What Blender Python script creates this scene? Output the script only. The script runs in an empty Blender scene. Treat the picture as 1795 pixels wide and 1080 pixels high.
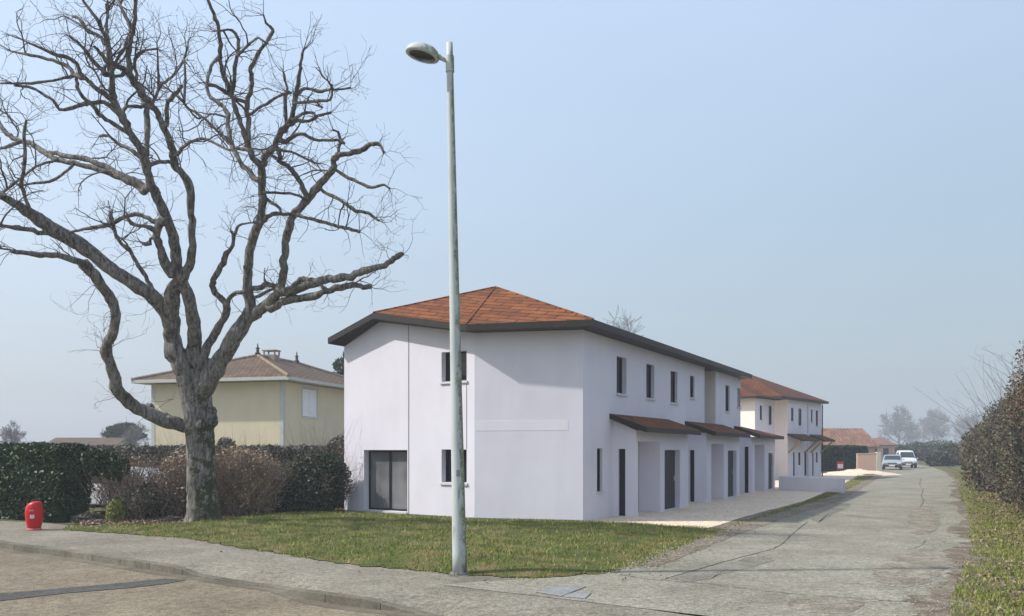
import bpy, bmesh, math, random
import numpy as np
from mathutils import Vector, Matrix
R = math.radians
random.seed(7)
rng = np.random.default_rng(7)
sc = bpy.context.scene
COL = sc.collection

# ------------------------------------------------------------------ camera
F, HX, HY, EYE = 1500.0, 897.5, 787.0, 2.0
cam = bpy.data.cameras.new("camera")
cam.sensor_width = 36
cam.lens = 36 * F / 1795
cam.shift_y = (HY - 540) / 1795
cam.clip_start = 0.1
cam.clip_end = 3000
camo = bpy.data.objects.new("camera", cam)
camo.location = (0, 0, EYE)
camo.rotation_euler = (R(90), 0, 0)
COL.objects.link(camo)
sc.camera = camo

# ------------------------------------------------------------------ light
SUN_DIR = Vector((-0.997, -0.075, 0.97)).normalized()      # towards the sun
SUN_EL = math.asin(SUN_DIR.z)
SUN_AZ = math.atan2(SUN_DIR.x, SUN_DIR.y)
w = bpy.data.worlds.new("World")
sc.world = w
w.use_nodes = True
nt = w.node_tree
nt.nodes.clear()
out = nt.nodes.new("ShaderNodeOutputWorld")
sky = nt.nodes.new("ShaderNodeTexSky")
sky.sky_type = 'NISHITA'
sky.sun_disc = False
sky.sun_elevation = SUN_EL
sky.sun_rotation = SUN_AZ
sky.air_density = 1.3
sky.dust_density = 4.0
bg = nt.nodes.new("ShaderNodeBackground")
bg.inputs[1].default_value = 0.05
nt.links.new(sky.outputs[0], bg.inputs[0])
tc = nt.nodes.new("ShaderNodeTexCoord")
sep = nt.nodes.new("ShaderNodeSeparateXYZ")
nt.links.new(tc.outputs['Generated'], sep.inputs[0])
def wramp(stops):
    r = nt.nodes.new("ShaderNodeValToRGB")
    e = r.color_ramp.elements
    while len(e) < len(stops): e.new(0.5)
    for el, (p, c) in zip(e, stops):
        el.position = p; el.color = (*c, 1)
    nt.links.new(sep.outputs[2], r.inputs[0])
    return r
SKY_L = wramp([(0.0, (.50, .56, .63)), (.08, (.50, .58, .68)), (.16, (.53, .63, .76)), (.30, (.58, .71, .88)), (.46, (.58, .72, .92)), (1.0, (.50, .62, .82))])
SKY_R = wramp([(0.0, (.40, .47, .54)), (.12, (.37, .465, .555)), (.25, (.39, .51, .63)), (.46, (.50, .63, .83)), (1.0, (.50, .62, .82))])
mr = nt.nodes.new("ShaderNodeMapRange")
mr.inputs[1].default_value = -.55; mr.inputs[2].default_value = .45
nt.links.new(sep.outputs[0], mr.inputs[0])
mx = nt.nodes.new("ShaderNodeMixRGB")
nt.links.new(mr.outputs[0], mx.inputs[0])
nt.links.new(SKY_L.outputs[0], mx.inputs[1])
nt.links.new(SKY_R.outputs[0], mx.inputs[2])
nz = nt.nodes.new("ShaderNodeTexNoise")
nz.inputs['Scale'].default_value = 2.2; nz.inputs['Detail'].default_value = 3
mp = nt.nodes.new("ShaderNodeMapping"); mp.inputs['Scale'].default_value = (1, 1, 2.5)
nt.links.new(tc.outputs['Generated'], mp.inputs[0]); nt.links.new(mp.outputs[0], nz.inputs[0])
mr2 = nt.nodes.new("ShaderNodeMapRange")
mr2.inputs[3].default_value = .95; mr2.inputs[4].default_value = 1.05
nt.links.new(nz.outputs[0], mr2.inputs[0])
mul = nt.nodes.new("ShaderNodeVectorMath"); mul.operation = 'SCALE'
nt.links.new(mx.outputs[0], mul.inputs[0]); nt.links.new(mr2.outputs[0], mul.inputs['Scale'])
bg2 = nt.nodes.new("ShaderNodeBackground")
bg2.inputs[1].default_value = 0.90
nt.links.new(mul.outputs[0], bg2.inputs[0])
ad = nt.nodes.new("ShaderNodeAddShader")
nt.links.new(bg.outputs[0], ad.inputs[0]); nt.links.new(bg2.outputs[0], ad.inputs[1])
nt.links.new(ad.outputs[0], out.inputs[0])
sun = bpy.data.lights.new("sun", 'SUN')
sun.energy = 4.7
sun.angle = R(1.3)
sun.color = (1.0, .955, .90)
suno = bpy.data.objects.new("sun", sun)
suno.rotation_euler = SUN_DIR.to_track_quat('Z', 'Y').to_euler()
suno.location = (-20, -5, 30)
COL.objects.link(suno)
sc.view_settings.view_transform = 'Standard'
sc.view_settings.look = 'None'
sc.view_settings.exposure = 0.0
sc.view_settings.gamma = 1.0

# ------------------------------------------------------------------ materials
def newmat(name):
    m = bpy.data.materials.new(name)
    m.use_nodes = True
    t = m.node_tree
    b = t.nodes["Principled BSDF"]
    b.inputs["Specular IOR Level"].default_value = .25
    return m, t, b
def mapping(t, scale=(1, 1, 1), rot=(0, 0, 0), src='Object'):
    c = t.nodes.new("ShaderNodeTexCoord"); m = t.nodes.new("ShaderNodeMapping")
    m.inputs['Scale'].default_value = scale; m.inputs['Rotation'].default_value = rot
    t.links.new(c.outputs[src], m.inputs[0])
    return m.outputs[0]
def geopos(t, scale=(1, 1, 1), rot=(0, 0, 0)):
    g = t.nodes.new("ShaderNodeNewGeometry"); m = t.nodes.new("ShaderNodeMapping")
    m.inputs['Scale'].default_value = scale; m.inputs['Rotation'].default_value = rot
    t.links.new(g.outputs['Position'], m.inputs[0])
    return m.outputs[0]
def noise(t, vec, scale, detail=4, rough=.55, dist=0):
    n = t.nodes.new("ShaderNodeTexNoise")
    n.inputs['Scale'].default_value = scale; n.inputs['Detail'].default_value = detail
    n.inputs['Roughness'].default_value = rough; n.inputs['Distortion'].default_value = dist
    t.links.new(vec, n.inputs[0])
    return n.outputs[0]
def ramp(t, src, stops, interp='LINEAR'):
    r = t.nodes.new("ShaderNodeValToRGB"); r.color_ramp.interpolation = interp
    e = r.color_ramp.elements
    while len(e) < len(stops): e.new(.5)
    for el, (p, c) in zip(e, stops):
        el.position = p; el.color = (*c, 1) if len(c) == 3 else c
    t.links.new(src, r.inputs[0])
    return r.outputs[0]
def mix(t, fac, a, b, mode='MIX'):
    m = t.nodes.new("ShaderNodeMixRGB"); m.blend_type = mode
    for i, v in enumerate((fac, a, b)):
        if isinstance(v, (int, float)): m.inputs[i].default_value = v
        elif isinstance(v, tuple): m.inputs[i].default_value = (*v, 1)
        else: t.links.new(v, m.inputs[i])
    return m.outputs[0]
def bump(t, b, h, strength=.3, dist=.02):
    n = t.nodes.new("ShaderNodeBump")
    n.inputs['Strength'].default_value = strength; n.inputs['Distance'].default_value = dist
    t.links.new(h, n.inputs['Height']); t.links.new(n.outputs[0], b.inputs['Normal'])
def setc(t, b, c):
    t.links.new(c, b.inputs['Base Color'])
def plain(name, col, rough=.6, var=.12, scale=6, metal=0, bumpv=0):
    m, t, b = newmat(name)
    v = geopos(t)
    n = noise(t, v, scale, 5)
    c = ramp(t, n, [(.3, tuple(x * (1 - var) for x in col)), (.7, tuple(min(1, x * (1 + var)) for x in col))])
    setc(t, b, c)
    b.inputs['Roughness'].default_value = rough; b.inputs['Metallic'].default_value = metal
    if bumpv: bump(t, b, noise(t, v, scale * 20, 3), bumpv, .01)
    return m
def leafy(name, cols, rough=.6, trans=False):
    m, t, b = newmat(name)
    g = t.nodes.new("ShaderNodeNewGeometry")
    c = ramp(t, g.outputs['Random Per Island'], [(i / max(1, len(cols) - 1), c) for i, c in enumerate(cols)])
    n = noise(t, geopos(t), 1.3, 3)
    c = mix(t, .8, c, ramp(t, n, [(.3, (.6, .6, .6)), (.7, (1.3, 1.25, 1.15))]), 'MULTIPLY')
    setc(t, b, c)
    b.inputs['Roughness'].default_value = rough
    return m
def glassy(name, col, rough=.04, spec=.5):
    m, t, b = newmat(name)
    n = noise(t, geopos(t), .8, 2)
    setc(t, b, ramp(t, n, [(.35, tuple(x * .7 for x in col)), (.65, tuple(x * 1.3 for x in col))]))
    b.inputs['Roughness'].default_value = rough
    b.inputs["Specular IOR Level"].default_value = spec
    return m

def render_plaster(name, a, bcol):
    m, t, b = newmat(name)
    v = geopos(t)
    n = noise(t, v, .7, 5, .6)
    c = ramp(t, n, [(.3, a), (.7, bcol)])
    n2 = noise(t, geopos(t, (1.2, 1.2, .25)), 1.6, 4, .65)        # faint vertical weather runs
    c = mix(t, .7, c, ramp(t, n2, [(.35, (.95, .95, .95)), (.6, (1, 1, 1))]), 'MULTIPLY')
    setc(t, b, c)
    b.inputs['Roughness'].default_value = .85
    bump(t, b, noise(t, v, 90, 4), .18, .006)
    return m
M = {}
M['render'] = render_plaster('white_render', (.70, .675, .74), (.76, .735, .80))
M['band'] = render_plaster('band_render', (.755, .735, .775), (.80, .78, .82))
M['cream'] = render_plaster('cream_render', (.88, .78, .71), (.93, .84, .77))
M['plinth'] = plain('plinth', (.22, .22, .23), .9, .2, 5)
M['whitewall'] = render_plaster('low_wall_render', (.74, .72, .76), (.80, .78, .81))
M['fascia'] = plain('dark_fascia', (.034, .028, .025), .55, .2, 8)
M['frame'] = plain('anthracite_metal', (.02, .021, .024), .4, .1, 10)
M['glass'] = glassy('dark_glass', (.012, .013, .016), .05)
M['glass_grey'] = glassy('grey_glass', (.19, .19, .205), .06, .5)
M['sill'] = plain('pale_sill', (.62, .61, .63), .7, .05)
M['wood'] = plain('bracket_wood', (.33, .22, .11), .7, .2, 12)
M['soffit'] = plain('brown_soffit', (.09, .055, .035), .8, .2, 12)
M['joint'] = plain('grey_joint', (.28, .28, .29), .8, .1)

def roofmat(name, c1, c2, c3, ang, tile=.34, course=.24):
    # rows of small tiles running along the eaves (ang = compass of the eaves)
    m, t, b = newmat(name)
    v = geopos(t, rot=(0, 0, -ang))
    br = t.nodes.new("ShaderNodeTexBrick")
    br.inputs['Color1'].default_value = (*c1, 1); br.inputs['Color2'].default_value = (*c2, 1)
    br.inputs['Mortar'].default_value = (*c3, 1)
    br.inputs['Scale'].default_value = 1; br.inputs['Brick Width'].default_value = tile
    br.inputs['Row Height'].default_value = course; br.inputs['Mortar Size'].default_value = .03
    br.inputs['Mortar Smooth'].default_value = .4; br.inputs['Bias'].default_value = -.1
    t.links.new(v, br.inputs[0])
    n = noise(t, geopos(t, (1, 1, 1)), 1.1, 4, .6)
    c = mix(t, .85, br.outputs[0], ramp(t, n, [(.3, (.62, .6, .58)), (.7, (1.25, 1.2, 1.1))]), 'MULTIPLY')
    n2 = noise(t, geopos(t), 9, 3)
    c = mix(t, .5, c, ramp(t, n2, [(.35, (.6, .55, .5)), (.65, (1.2, 1.2, 1.2))]), 'MULTIPLY')
    setc(t, b, c)
    b.inputs['Roughness'].default_value = .85
    bump(t, b, br.outputs['Fac'], -.6, .02)
    return m

def bark(name, dark, light, moss=0.0, base=None):
    m, t, b = newmat(name)
    v = geopos(t, (1, 1, .22))
    n1 = noise(t, v, 13, 7, .8, .3)
    c = ramp(t, n1, [(.38, dark), (.5, tuple((a + d) / 2 for a, d in zip(dark, light))), (.62, light)])
    n2 = noise(t, geopos(t), 2.2, 4, .6)
    c = mix(t, .7, c, ramp(t, n2, [(.35, (.62, .58, .54)), (.6, (1.2, 1.2, 1.18))]), 'MULTIPLY')
    if moss:
        g = t.nodes.new("ShaderNodeNewGeometry")
        dp = t.nodes.new("ShaderNodeVectorMath"); dp.operation = 'DOT_PRODUCT'
        dp.inputs[1].default_value = (.85, -.35, .15)
        t.links.new(g.outputs['Normal'], dp.inputs[0])
        sp = t.nodes.new("ShaderNodeSeparateXYZ"); t.links.new(g.outputs['Position'], sp.inputs[0])
        zr = ramp(t, sp.outputs[2], [(0, (1, 1, 1)), (1, (0, 0, 0))])
        zm = t.nodes.new("ShaderNodeMapRange"); zm.inputs[1].default_value = .1; zm.inputs[2].default_value = 4.4
        zm.inputs[3].default_value = .47; zm.inputs[4].default_value = -.08
        t.links.new(sp.outputs[2], zm.inputs[0])
        a = t.nodes.new("ShaderNodeMath"); a.operation = 'MULTIPLY_ADD'
        t.links.new(dp.outputs['Value'], a.inputs[0]); a.inputs[1].default_value = .45
        t.links.new(zm.outputs[0], a.inputs[2])
        nn = ramp(t, noise(t, geopos(t), 4.5, 6, .75), [(.36, (0, 0, 0)), (.64, (1, 1, 1))])
        a2 = t.nodes.new("ShaderNodeMath"); a2.operation = 'ADD'
        t.links.new(a.outputs[0], a2.inputs[0]); t.links.new(nn, a2.inputs[1])
        fac = ramp(t, a2.outputs[0], [(.0, (0, 0, 0)), (.93, (0, 0, 0)), (1.0, (1, 1, 1))])
        md = t.nodes.new("ShaderNodeMath"); md.operation = 'SUBTRACT'; md.inputs[1].default_value = .25
        t.links.new(a2.outputs[0], md.inputs[0])
        fac = ramp(t, md.outputs[0], [(.80, (0, 0, 0)), (.88, (.9, .9, .9))])
        c = mix(t, fac, c, ramp(t, n1, [(.3, (.014, .018, .006)), (.7, (.075, .085, .018))]))
    setc(t, b, c)
    b.inputs['Roughness'].default_value = .9
    bump(t, b, n1, 1.0, .06)
    return m
M['bark'] = bark('tree_bark', (.028, .025, .022), (.36, .345, .315), 1)
M['bark_dark'] = bark('limb_bark', (.035, .03, .026), (.36, .34, .31))
M['twig'] = plain('twig_bark', (.12, .10, .09), .85, .3, 3)
M['hazed_twig'] = plain('hazed_twig_bark', (.19, .175, .165), .9, .2, 1)  # paler than near twigs: the far trees' haze fade is put into the colour
M['brown_twig'] = leafy('brown_stems', [(.13, .09, .065), (.26, .19, .14), (.42, .33, .25), (.22, .165, .13)])
M['hedge_leaf'] = leafy('hedge_leaves', [(.010, .028, .008), (.022, .058, .014), (.045, .10, .022), (.018, .04, .022), (.08, .11, .03)], .5)
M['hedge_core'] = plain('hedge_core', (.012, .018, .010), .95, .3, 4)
M['shrub_leaf'] = leafy('shrub_leaves', [(.025, .038, .02), (.045, .062, .035), (.075, .095, .055), (.035, .045, .035), (.11, .12, .07)], .5)
M['grey_leaf'] = leafy('grey_hedge_leaves', [(.075, .08, .065), (.13, .13, .105), (.19, .17, .14), (.09, .095, .08)], .6)
M['wild_leaf'] = leafy('wild_hedge_leaves', [(.05, .065, .035), (.09, .10, .058), (.16, .155, .095), (.16, .11, .07), (.07, .08, .05)], .5)
M['rust_leaf'] = leafy('rusty_leaves', [(.09, .045, .03), (.17, .09, .05), (.09, .07, .04), (.23, .14, .085), (.08, .08, .045)], .6)
M['litter'] = leafy('leaf_litter', [(.13, .08, .055), (.25, .15, .11), (.34, .25, .20), (.17, .10, .08), (.38, .31, .27)], .8)
M['grass'] = leafy('grass_blades', [(.07, .13, .012), (.14, .20, .022), (.25, .28, .05), (.38, .34, .12), (.11, .19, .018), (.28, .28, .06)], .6)
t = M['grass'].node_tree; b = t.nodes["Principled BSDF"]
src = b.inputs['Base Color'].links[0].from_socket
setc(t, b, mix(t, ramp(t, noise(t, geopos(t), 1.7, 5, .65), [(.52, (0, 0, 0)), (.68, (.7, .7, .7))]), src, (.26, .20, .09)))
M['far_hedge'] = leafy('far_hedge_leaves', [(.012, .035, .016), (.02, .05, .022), (.03, .06, .028)], .6)

# ------------------------------------------------------------------ mesh helpers
ORG = {}
def tag(o, label=None, cat=None, group=None, kind=None):
    if label: o['label'] = label
    if cat: o['category'] = cat
    if group: o['group'] = group
    if kind: o['kind'] = kind
    return o
def thing(name, loc, label, cat, group=None):
    o = bpy.data.objects.new(name, None)
    o.location = loc; o.empty_display_size = .3
    COL.objects.link(o); ORG[o.name] = Vector(loc)
    return tag(o, label, cat, group)
class MB:
    def __init__(s): s.v = []; s.f = []
    def poly(s, pts):
        i = len(s.v); s.v += [tuple(p) for p in pts]; s.f.append(tuple(range(i, i + len(pts)))); return s
    def hexa(s, b, t):      # two quads bottom / top, same order
        i = len(s.v); s.v += [tuple(p) for p in b] + [tuple(p) for p in t]; n = len(b)
        s.f.append(tuple(i + k for k in reversed(range(n)))); s.f.append(tuple(i + n + k for k in range(n)))
        for k in range(n):
            s.f.append((i + k, i + (k + 1) % n, i + n + (k + 1) % n, i + n + k))
        return s
    def box(s, c, d, rz=0, rx=0, ry=0):
        m = Matrix.Translation(c) @ Matrix.Rotation(rz, 4, 'Z') @ Matrix.Rotation(rx, 4, 'X') @ Matrix.Rotation(ry, 4, 'Y')
        x, y, z = (q / 2 for q in d)
        q = [(-x, -y), (x, -y), (x, y), (-x, y)]
        return s.hexa([m @ Vector((a, b, -z)) for a, b in q], [m @ Vector((a, b, z)) for a, b in q])
    def bar(s, a, b, wd, hg, up=(0, 0, 1)):
        a = Vector(a); b = Vector(b); d = (b - a).normalized(); side = d.cross(Vector(up)).normalized(); u = side.cross(d)
        q = [side * wd / 2 + u * hg / 2, -side * wd / 2 + u * hg / 2, -side * wd / 2 - u * hg / 2, side * wd / 2 - u * hg / 2]
        return s.hexa([a + k for k in q], [b + k for k in q])
    def tube(s, pts, rad, n=8, cap=True, jit=0):
        pts = [Vector(p) for p in pts]; base = len(s.v); K = len(pts)
        up = None
        for k, p in enumerate(pts):
            d = (pts[min(k + 1, K - 1)] - pts[max(k - 1, 0)])
            d = d.normalized() if d.length > 1e-9 else Vector((0, 0, 1))
            if up is None:
                up = Vector((1, 0, 0)) if abs(d.x) < .9 else Vector((0, 1, 0))
            x = (up - d * up.dot(d)).normalized(); y = d.cross(x); up = x
            for j in range(n):
                a = 2 * math.pi * j / n
                r = rad[k] * (1 + (random.uniform(-jit, jit) if jit else 0))
                s.v.append(tuple(p + x * (math.cos(a) * r) + y * (math.sin(a) * r)))
        for k in range(K - 1):
            for j in range(n):
                a = base + k * n + j; b = base + k * n + (j + 1) % n
                s.f.append((a, b, b + n, a + n))
        if cap:
            s.f.append(tuple(base + j for j in reversed(range(n)))); s.f.append(tuple(base + (K - 1) * n + j for j in range(n)))
        return s
    def lathe(s, prof, c=(0, 0, 0), n=24, sx=1, sy=1):
        i = len(s.v); c = Vector(c); K = len(prof)
        for r, z in prof:
            for j in range(n):
                a = 2 * math.pi * j / n
                s.v.append((c.x + r * math.cos(a) * sx, c.y + r * math.sin(a) * sy, c.z + z))
        for k in range(K - 1):
            for j in range(n):
                a = i + k * n + j; b = i + k * n + (j + 1) % n
                s.f.append((a, b, b + n, a + n))
        s.f.append(tuple(i + j for j in reversed(range(n)))); s.f.append(tuple(i + (K - 1) * n + j for j in range(n)))
        return s
    def build(s, name, mat, parent=None, smooth=False, bevel=0):
        return link(name, s.v, s.f, mat, parent, smooth, bevel)
def link(name, v, f, mat, parent=None, smooth=False, bevel=0):
    me = bpy.data.meshes.new(name)
    o = bpy.data.objects.new(name, me)
    COL.objects.link(o)
    org = ORG.get(parent.name, Vector()) if parent else Vector()
    v = np.array(v, dtype=float).reshape(-1, 3)
    if not parent and len(v):
        pass
    v = v - np.array(org)
    me.from_pydata(v.tolist(), [], f)
    me.materials.append(mat)
    if smooth:
        me.polygons.foreach_set('use_smooth', [True] * len(me.polygons))
    if parent:
        o.parent = parent
    ORG[o.name] = org
    if bevel:
        b = o.modifiers.new('bevel', 'BEVEL'); b.width = bevel; b.segments = 2; b.limit_method = 'ANGLE'
    return o
def quads(name, V4, mat, parent=None):
    """V4: (n,4,3) array of quads or (n,3,3) triangles -> one mesh, fast"""
    n, k, _ = V4.shape
    org = ORG.get(parent.name, Vector()) if parent else Vector()
    me = bpy.data.meshes.new(name)
    me.vertices.add(n * k); me.vertices.foreach_set('co', (V4.reshape(-1, 3) - np.array(org)).ravel())
    me.loops.add(n * k); me.loops.foreach_set('vertex_index', np.arange(n * k))
    me.polygons.add(n); me.polygons.foreach_set('loop_start', np.arange(0, n * k, k)); me.polygons.foreach_set('loop_total', np.full(n, k))
    me.update(calc_edges=True)
    me.materials.append(mat)
    o = bpy.data.objects.new(name, me); COL.objects.link(o)
    if parent: o.parent = parent
    ORG[o.name] = org
    return o
def leaf_quads(C, size, elong=1.6, flat=0.0):
    n = len(C)
    a = rng.normal(size=(n, 3)); a[:, 2] *= (1 - flat); a /= np.linalg.norm(a, axis=1, keepdims=True)
    b = rng.normal(size=(n, 3)); b[:, 2] *= (1 - flat)
    b -= (b * a).sum(1, keepdims=True) * a; b /= np.linalg.norm(b, axis=1, keepdims=True)
    s = (size * rng.uniform(.6, 1.4, n))[:, None] if np.isscalar(size) else (size * rng.uniform(.6, 1.4, n))[:, None]
    a = a * s * elong * .5; b = b * s * .5
    return np.stack([C - a, C - a * .1 + b, C + a, C - a * .1 - b], 1)
def ell_blobs(spec, n):
    """random points near the surface of a union of ellipsoids: spec rows (x,y,z,rx,ry,rz)"""
    spec = np.array(spec, float); vol = (spec[:, 3] * spec[:, 4] * spec[:, 5]) ** .67; idx = rng.choice(len(spec), n, p=vol / vol.sum())
    d = rng.normal(size=(n, 3)); d /= np.linalg.norm(d, axis=1, keepdims=True)
    r = rng.uniform(.55, 1.08, n) ** .6
    P = spec[idx, :3] + d * spec[idx, 3:] * r[:, None]
    return P[P[:, 2] > .02]
def tubes(name, segs, mat, parent, n=3):
    """segs: list of (pts, radii); n-sided thin tubes, one mesh"""
    mb = MB()
    for p, r in segs: mb.tube(p, r, n, cap=False)
    return mb.build(name, mat, parent, smooth=(n > 4))

# photograph-to-ground helpers: used to lay the plan out
def gp(px, py, z=0):
    Y = F * (EYE - z) / (py - HY)
    return Vector(((px - HX) / F * Y, Y, z))
def V2(a, b): return Vector((a, b, 0))
class Wall:
    """vertical plane through P along d (unit, plan); outward normal n"""
    def __init__(s, P, d, n): s.P = Vector((P[0], P[1], 0)); s.d = Vector((d[0], d[1], 0)).normalized(); s.n = Vector((n[0], n[1], 0)).normalized()
    def s_at(s, px):
        r = (px - HX) / F
        return (r * s.P.y - s.P.x) / (s.d.x - r * s.d.y)
    def z_at(s, px, py):
        t = s.s_at(px); Y = s.P.y + s.d.y * t
        return EYE + (HY - py) * Y / F
    def pt(s, t, z=0, o=0): 
        q = s.P + s.d * t + s.n * o; return Vector((q.x, q.y, z))
    def rect(s, x0, x1, y0, y1):
        xm = (x0 + x1) / 2
        return (s.s_at(x0), s.s_at(x1), s.z_at(xm, y1), s.z_at(xm, y0))

def wall_mesh(mb, W, t0, t1, z0, z1, holes=(), q=.16, top=None):
    """wall face with real openings and reveals; top: list of (t, z) for a non-level head"""
    ts = sorted({t0, t1} | {h[0] for h in holes} | {h[1] for h in holes} | ({p[0] for p in top} if top else set()))
    zs = sorted({z0, z1} | {h[2] for h in holes} | {h[3] for h in holes})
    def ztop(t):
        if not top: return z1
        for (a, za), (b, zb) in zip(top, top[1:]):
            if a - 1e-6 <= t <= b + 1e-6: return za + (zb - za) * (t - a) / (b - a)
        return z1
    for a, b in zip(ts, ts[1:]):
        if b - a < 1e-5: continue
        for c, d in zip(zs, zs[1:]):
            m = ((a + b) / 2, (c + d) / 2)
            if any(h[0] < m[0] < h[1] and h[2] < m[1] < h[3] for h in holes): continue
            mb.poly([W.pt(a, c), W.pt(b, c), W.pt(b, d), W.pt(a, d)])
        if top: mb.poly([W.pt(a, z1), W.pt(b, z1), W.pt(b, ztop(b)), W.pt(a, ztop(a))])
    for h in holes:
        a, b, c, d = h[:4]; qq = h[4] if len(h) > 4 else q
        for (p, r) in (((a, c), (b, c)), ((b, c), (b, d)), ((b, d), (a, d)), ((a, d), (a, c))):
            mb.poly([W.pt(*p), W.pt(*r), W.pt(*r, -qq), W.pt(*p, -qq)])

def window(W, h, parent, q=.16, name='window', sill=True, mull=0, glass='glass', fw=.05):
    a, b, c, d = h[:4]
    fm = MB(); o0, o1 = -q - .05, -q + .012
    def bx(t0, t1, z0, z1):
        fm.hexa([W.pt(t0, z0, o0), W.pt(t1, z0, o0), W.pt(t1, z0, o1), W.pt(t0, z0, o1)],
                [W.pt(t0, z1, o0), W.pt(t1, z1, o0), W.pt(t1, z1, o1), W.pt(t0, z1, o1)])
    bx(a, a + fw, c, d); bx(b - fw, b, c, d); bx(a + fw, b - fw, c, c + fw); bx(a + fw, b - fw, d - fw, d)
    for k in range(mull):
        m = a + (b - a) * (k + 1) / (mull + 1); bx(m - fw * .6, m + fw * .6, c + fw, d - fw)
    f = fm.build(name, M['frame'], parent)
    MB().poly([W.pt(a + .01, c + .01, -q - .02), W.pt(b - .01, c + .01, -q - .02), W.pt(b - .01, d - .01, -q - .02), W.pt(a + .01, d - .01, -q - .02)]).build('pane', M[glass], f)
    if sill:
        MB().hexa([W.pt(a - .04, c - .07, -q + .01), W.pt(b + .04, c - .07, -q + .01), W.pt(b + .04, c - .07, .045), W.pt(a - .04, c - .07, .045)],
                  [W.pt(a - .04, c + .004, -q + .01), W.pt(b + .04, c + .004, -q + .01), W.pt(b + .04, c - .006, .045), W.pt(a - .04, c - .006, .045)]).build('sill', M['sill'], f)
    return f
def slab(name, top, th, mat, parent, und=None):
    """roof plane: polygon (world pts) with thickness th downward"""
    mb = MB(); top = [Vector(p) for p in top]
    return mb.hexa([p - Vector((0, 0, th)) for p in top], top).build(name, mat, parent)
def fascia(name, path, hgt, th, parent, closed=False, mat='fascia'):
    """board running under an eaves line, path = outer top edge points"""
    mb = MB(); path = [Vector(p) for p in path]; K = len(path)
    ctr = sum(path, Vector()) / K
    segs = list(zip(path, path[1:])) + ([(path[-1], path[0])] if closed else [])
    offs = []
    for i, p in enumerate(path):
        a = path[(i - 1) % K] if (closed or i > 0) else p
        b = path[(i + 1) % K] if (closed or i < K - 1) else p
        d = (b - a); d.z = 0; d.normalize(); nn = Vector((d.y, -d.x, 0))
        if nn.dot(p - ctr) < 0: nn = -nn
        offs.append(nn)
    for (i, (p, r)) in enumerate(segs):
        j = (i + 1) % K
        n0, n1 = offs[i] * th, offs[j] * th
        dz = Vector((0, 0, hgt))
        mb.hexa([p - n0 - dz, r - n1 - dz, r + n1 * .15 - dz, p + n0 * .15 - dz], [p - n0, r - n1, r + n1 * .15, p + n0 * .15])
    return mb.build(name, M[mat], parent)
# ------------------------------------------------------------------ terraced houses, front block
u = Vector((.469, .883, 0)).normalized(); n = Vector((.883, -.469, 0)).normalized()
P0 = Vector((1.94, 23.4, 0)); LC = P0 - n * 8.25; BB = Vector((-1.06, 24.2, 0))
ANG_U = math.atan2(u.y, u.x)
M['tile'] = roofmat('orange_tiles', (.25, .085, .024), (.15, .05, .017), (.035, .015, .009), ANG_U - math.pi / 2 - .12, .95, .27)
M['tile_far'] = roofmat('far_orange_tiles', (.155, .052, .02), (.115, .038, .016), (.045, .018, .01), ANG_U, .3, .3)
H1 = thing('terraced_house', P0, "large white two-storey end house with orange hipped roof nearest the street lamp", 'house', 'white terraced houses along the lane')
WA = Wall(LC, BB - LC, (-.582, -.813)); LA = (BB - LC).length
WC = Wall(BB, P0 - BB, (-.257, -.966)); LCn = (P0 - BB).length
WD = Wall(P0, u, n)
T1, T2, T3 = 12.3, 14.0, 18.15
wl = MB()
door = WA.rect(638, 714, 789, 897); door = (door[0], door[1], .10, door[3], .22)
wu = WA.rect(774, 818, 616, 668); wd = WA.rect(774, 818, 788, 846)
pk = WA.s_at(664)
wall_mesh(wl, WA, 0, LA, 0, 5.28, [door, wu + (.2,), wd + (.2,)], top=[(0, 5.28), (pk, 5.93), (LA, 5.30)])
wall_mesh(wl, WC, 0, LCn, 0, 5.30)
ups = [WD.rect(1081, 1098.3, 626, 690), WD.rect(1133, 1147, 639, 698), WD.rect(1175.5, 1187.5, 651, 706), WD.rect(1209.5, 1217.3, 659, 697)]
low = WD.rect(1046.5, 1056, 786, 862)
ups = [tuple(h_) + (q_,) for h_, q_ in zip(ups, (.16, .13, .11, .07))]; low = tuple(low) + (.09,)
wall_mesh(wl, WD, 0, T1, 0, 5.3, ups + [low])
wl.poly([WD.pt(T1, 0), WD.pt(T1, 0, -2.4), WD.pt(T1, 5.3, -2.4), WD.pt(T1, 5.3)])
wl.poly([WD.pt(T1, 0, -2.4), WD.pt(T2, 0, -2.4), WD.pt(T2, 5.3, -2.4), WD.pt(T1, 5.3, -2.4)])
ups2 = [WD.rect(1271.7, 1279, 675.5, 721) + (.08,), WD.rect(1292.5, 1298, 680.5, 714) + (.06,)]
wall_mesh(wl, WD, T2, T3, 0, 5.3, ups2)
wl.poly([WD.pt(T3, 0), WD.pt(T3, 0, -8.25), WD.pt(T3, 5.3, -8.25), WD.pt(T3, 5.3)])
wl.poly([WD.pt(T3, 0, -8.25), WD.pt(0, 0, -8.25), WD.pt(0, 5.3, -8.25), WD.pt(T3, 5.3, -8.25)])
wl.build('wall', M['render'], H1)
MB().poly([WD.pt(T2, 0), WD.pt(T2, 0, -2.4), WD.pt(T2, 5.3, -2.4), WD.pt(T2, 5.3)]).build('recess_wall', M['cream'], H1)
for h in ups + ups2: window(WD, h[:4], H1, h[4], fw=.045)
window(WD, low[:4], H1, .09, fw=.04)
window(WA, wu, H1, .2, mull=1); window(WA, wd, H1, .2, mull=1)
f = window(WA, door, H1, .22, name='sliding_door', sill=False, mull=1, glass='glass_grey', fw=.06)
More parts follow.
